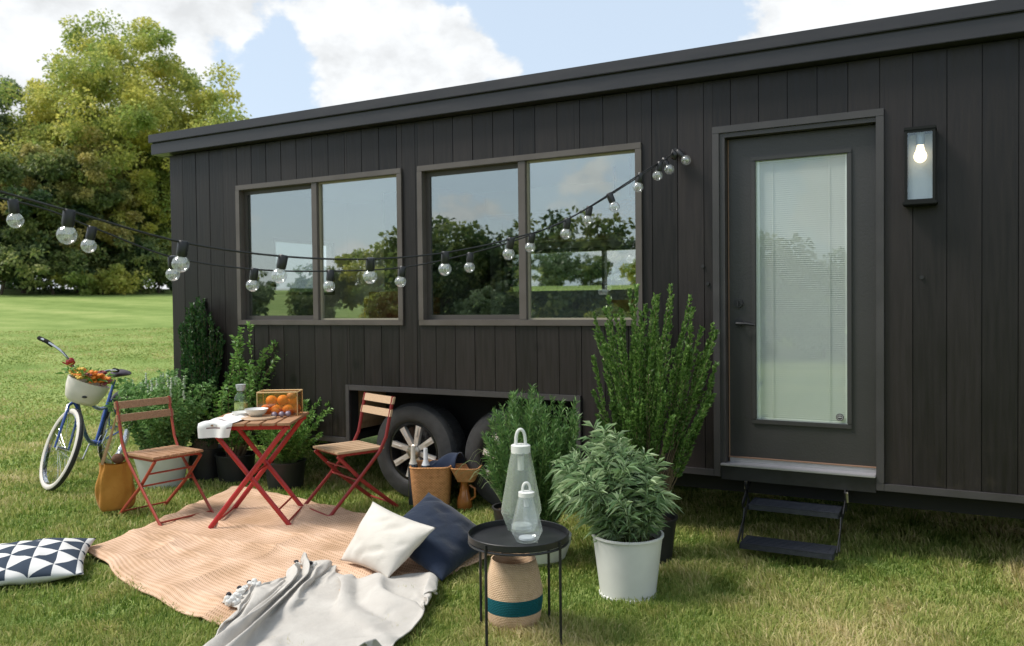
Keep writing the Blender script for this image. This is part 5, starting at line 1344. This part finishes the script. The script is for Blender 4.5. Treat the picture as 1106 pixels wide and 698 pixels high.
# flowers standing in the basket
BM = Matrix.LocRotScale(Vector(B0), t.rotation_euler, None)
fb = thing('flower_bouquet', 'orange and yellow flowers with leaves in the white bicycle basket', 'flowers', BM @ st_((-.03,0,.93)))
rr = random.Random(12); 
def scatter(m, n, r, nm, s=.02, up=0):
    for i in range(n):
        k = MB()
        a = rr.random()*2*PI; q = rr.random()**.5*r; c = BM @ st_((-.03+q*math.cos(a), q*math.sin(a)*1.15, .945+up+rr.uniform(-.01,.06)-q*.2))
        for p in range(6):
            b = 2*PI*p/6; k.ball((c.x+s*.6*math.cos(b), c.y+s*.6*math.sin(b), c.z+rr.uniform(-.3,.3)*s), s*.5, 6, 4, (1,1,.6))
        k.build(nm, m, fb)
scatter(mat('orange_petal', (.85,.25,.03), .6), 22, .13, 'orange_bloom', .034, .04)
scatter(mat('yellow_petal', (.75,.5,.09), .6), 14, .16, 'yellow_bloom', .03, .03)
scatter(mat('plum_petal', (.25,.05,.06), .6), 10, .17, 'dark_bloom', .03, .05)
rng = np.random.default_rng(3); n = 150; P = np.array([tuple(BM @ st_((-.03+rng.normal()*.07, rng.normal()*.09, .94+rng.random()*.06))) for i in range(n)])
D = np.stack([rng.standard_normal(n), rng.standard_normal(n), rng.random(n)*1.2], 1)
V, F = leaf_mesh(P, D, .05+.05*rng.random(n), np.full(n, .022), rng); V = V-np.array(fb.location); link('leaves', raw_mesh('leaves', V, F), L_mid, fb)

# ------------------------------------------------------------------ sky, sun, camera
SUN_EL, SUN_AZ = math.radians(52), math.atan2(-.50, -.87)     # direction towards the sun
w = bpy.data.worlds.new('World'); sc.world = w; w.use_nodes = True
N, L = w.node_tree.nodes, w.node_tree.links; bg = N['Background']
sky = N.new('ShaderNodeTexSky'); sky.sky_type = 'NISHITA'; sky.sun_disc = False; sky.sun_elevation = SUN_EL
sky.sun_rotation = PI/2-SUN_AZ; sky.air_density = 1.0; sky.dust_density = 1.5; sky.ozone_density = 1.2
tcn = N.new('ShaderNodeTexCoord')
def mm(op, a, bb=None, cl=False):
    q = N.new('ShaderNodeMath'); q.operation = op; q.use_clamp = cl
    for i, x in enumerate((a, bb)):
        if isinstance(x, (int, float)): q.inputs[i].default_value = x
        elif x is not None: L.new(x, q.inputs[i])
    return q.outputs[0]
mp = N.new('ShaderNodeMapping'); mp.inputs['Scale'].default_value = (1, 1, 1.5); L.new(tcn.outputs['Generated'], mp.inputs['Vector'])
nz = N.new('ShaderNodeTexNoise'); nz.inputs['Scale'].default_value = 2.6; nz.inputs['Detail'].default_value = 9; nz.inputs['Roughness'].default_value = .55; L.new(mp.outputs[0], nz.inputs['Vector'])
nf = N.new('ShaderNodeTexNoise'); nf.inputs['Scale'].default_value = 11; nf.inputs['Detail'].default_value = 8; nf.inputs['Roughness'].default_value = .6; L.new(mp.outputs[0], nf.inputs['Vector'])
fdir_ = Vector((-math.sin(yaw_)*math.cos(pit_), math.cos(yaw_)*math.cos(pit_), -math.sin(pit_))); r0_ = Vector((math.cos(yaw_), math.sin(yaw_), 0)); u0_ = r0_.cross(fdir_)
def bearing(px, py): return (fdir_+r0_*((px-553)/F_)-u0_*((py-349)/F_)).normalized()
blob = None
MIR = [(300,225,.05,.25), (385,270,.07,.34), (360,225,.09,-.55), (500,190,.10,.3), (560,170,.07,-.45), (640,185,.08,.3), (620,130,.12,-.4), (900,215,.10,.34), (850,150,.09,-.4), (290,180,.09,-.5), (470,150,.10,-.5)]
# cumulus heaps (bearing, angular radius) and blue gaps
for (px, py, rad, wgt) in [(430,70,.115,.5), (500,60,.06,.35), (400,10,.09,.4), (560,75,.035,.2), (110,40,.24,.38), (-80,0,.3,.3), (250,0,.05,.2), (950,0,.16,.42), (1150,-80,.3,.3), (330,620,.3,.0), (285,75,.075,-.42), (640,20,.12,-.30), (720,-20,.12,-.2), (262,120,.05,-.2)]:
    d = bearing(px, py) if py < 200 else bearing(px, 330); dp_ = N.new('ShaderNodeVectorMath'); dp_.operation = 'DISTANCE'; nrm_ = N.new('ShaderNodeVectorMath'); nrm_.operation = 'NORMALIZE'
    L.new(tcn.outputs['Generated'], nrm_.inputs[0]); L.new(nrm_.outputs[0], dp_.inputs[0]); dp_.inputs[1].default_value = d
    f = mm('MULTIPLY', mm('SUBTRACT', 1.0, mm('DIVIDE', dp_.outputs['Value'], rad), True), wgt)
    blob = f if blob is None else mm('ADD', blob, f)
for (px, py, rad, wgt) in MIR:
    d = bearing(px, py); d = Vector((d.x, -d.y, d.z)); dp_ = N.new('ShaderNodeVectorMath'); dp_.operation = 'DISTANCE'
    L.new(nrm_.outputs[0], dp_.inputs[0]); dp_.inputs[1].default_value = d
    blob = mm('ADD', blob, mm('MULTIPLY', mm('SUBTRACT', 1.0, mm('DIVIDE', dp_.outputs['Value'], rad), True), wgt))
dens = mm('ADD', mm('ADD', mm('MULTIPLY', nz.outputs['Fac'], .72), mm('MULTIPLY', nf.outputs['Fac'], .95)), blob)
mr = N.new('ShaderNodeMapRange'); mr.interpolation_type = 'SMOOTHSTEP'; mr.inputs['From Min'].default_value = .84; mr.inputs['From Max'].default_value = .97; L.new(dens, mr.inputs['Value'])
shade = N.new('ShaderNodeMapRange'); shade.inputs['From Min'].default_value = .38; shade.inputs['From Max'].default_value = .6; shade.inputs['To Min'].default_value = 4.3; shade.inputs['To Max'].default_value = 5.7; L.new(nf.outputs['Fac'], shade.inputs['Value'])
cc = N.new('ShaderNodeCombineColor'); L.new(mm('MULTIPLY', shade.outputs[0], .975), cc.inputs[0]); L.new(shade.outputs[0], cc.inputs[1]); L.new(mm('MULTIPLY', shade.outputs[0], 1.02), cc.inputs[2])
# thin veil over the whole sky
veil = N.new('ShaderNodeMix'); veil.data_type = 'RGBA'; veil.inputs['Factor'].default_value = .72; L.new(sky.outputs[0], veil.inputs['A']); veil.inputs['B'].default_value = (4.0,4.65,5.35,1)
mx = N.new('ShaderNodeMix'); mx.data_type = 'RGBA'; L.new(mr.outputs[0], mx.inputs['Factor']); L.new(veil.outputs['Result'], mx.inputs['A']); L.new(cc.outputs[0], mx.inputs['B'])
L.new(mx.outputs['Result'], bg.inputs['Color']); bg.inputs['Strength'].default_value = .118
sd = bpy.data.lights.new('sun', 'SUN'); sd.energy = 2.6; sd.angle = math.radians(18); sd.color = (1, .95, .87)
so = bpy.data.objects.new('sun', sd); COL.objects.link(so)
dv = Vector((math.cos(SUN_EL)*math.cos(SUN_AZ), math.cos(SUN_EL)*math.sin(SUN_AZ), math.sin(SUN_EL)))
so.rotation_euler = dv.to_track_quat('Z', 'Y').to_euler(); so.location = dv*30

cd = bpy.data.cameras.new('camera'); co = bpy.data.objects.new('camera', cd); COL.objects.link(co)
cd.sensor_width = 36; cd.sensor_fit = 'HORIZONTAL'; cd.lens = F_/1106*36; cd.clip_end = 4000; cd.clip_start = .05; cd.dof.use_dof = True; cd.dof.focus_distance = 4.9; cd.dof.aperture_fstop = 3.0
r2 = r0_*math.cos(rol_)+u0_*math.sin(rol_); u2 = u0_*math.cos(rol_)-r0_*math.sin(rol_)
Mc = Matrix((r2, u2, -fdir_)).transposed().to_4x4(); Mc.translation = CAM; co.matrix_world = Mc
sc.camera = co
sc.view_settings.view_transform = 'Standard'; sc.view_settings.look = 'None'; sc.view_settings.gamma = 1; sc.view_settings.exposure = 0.68
sc.cycles.max_bounces = 8; sc.cycles.transparent_max_bounces = 16
sc.cycles.use_denoising = True
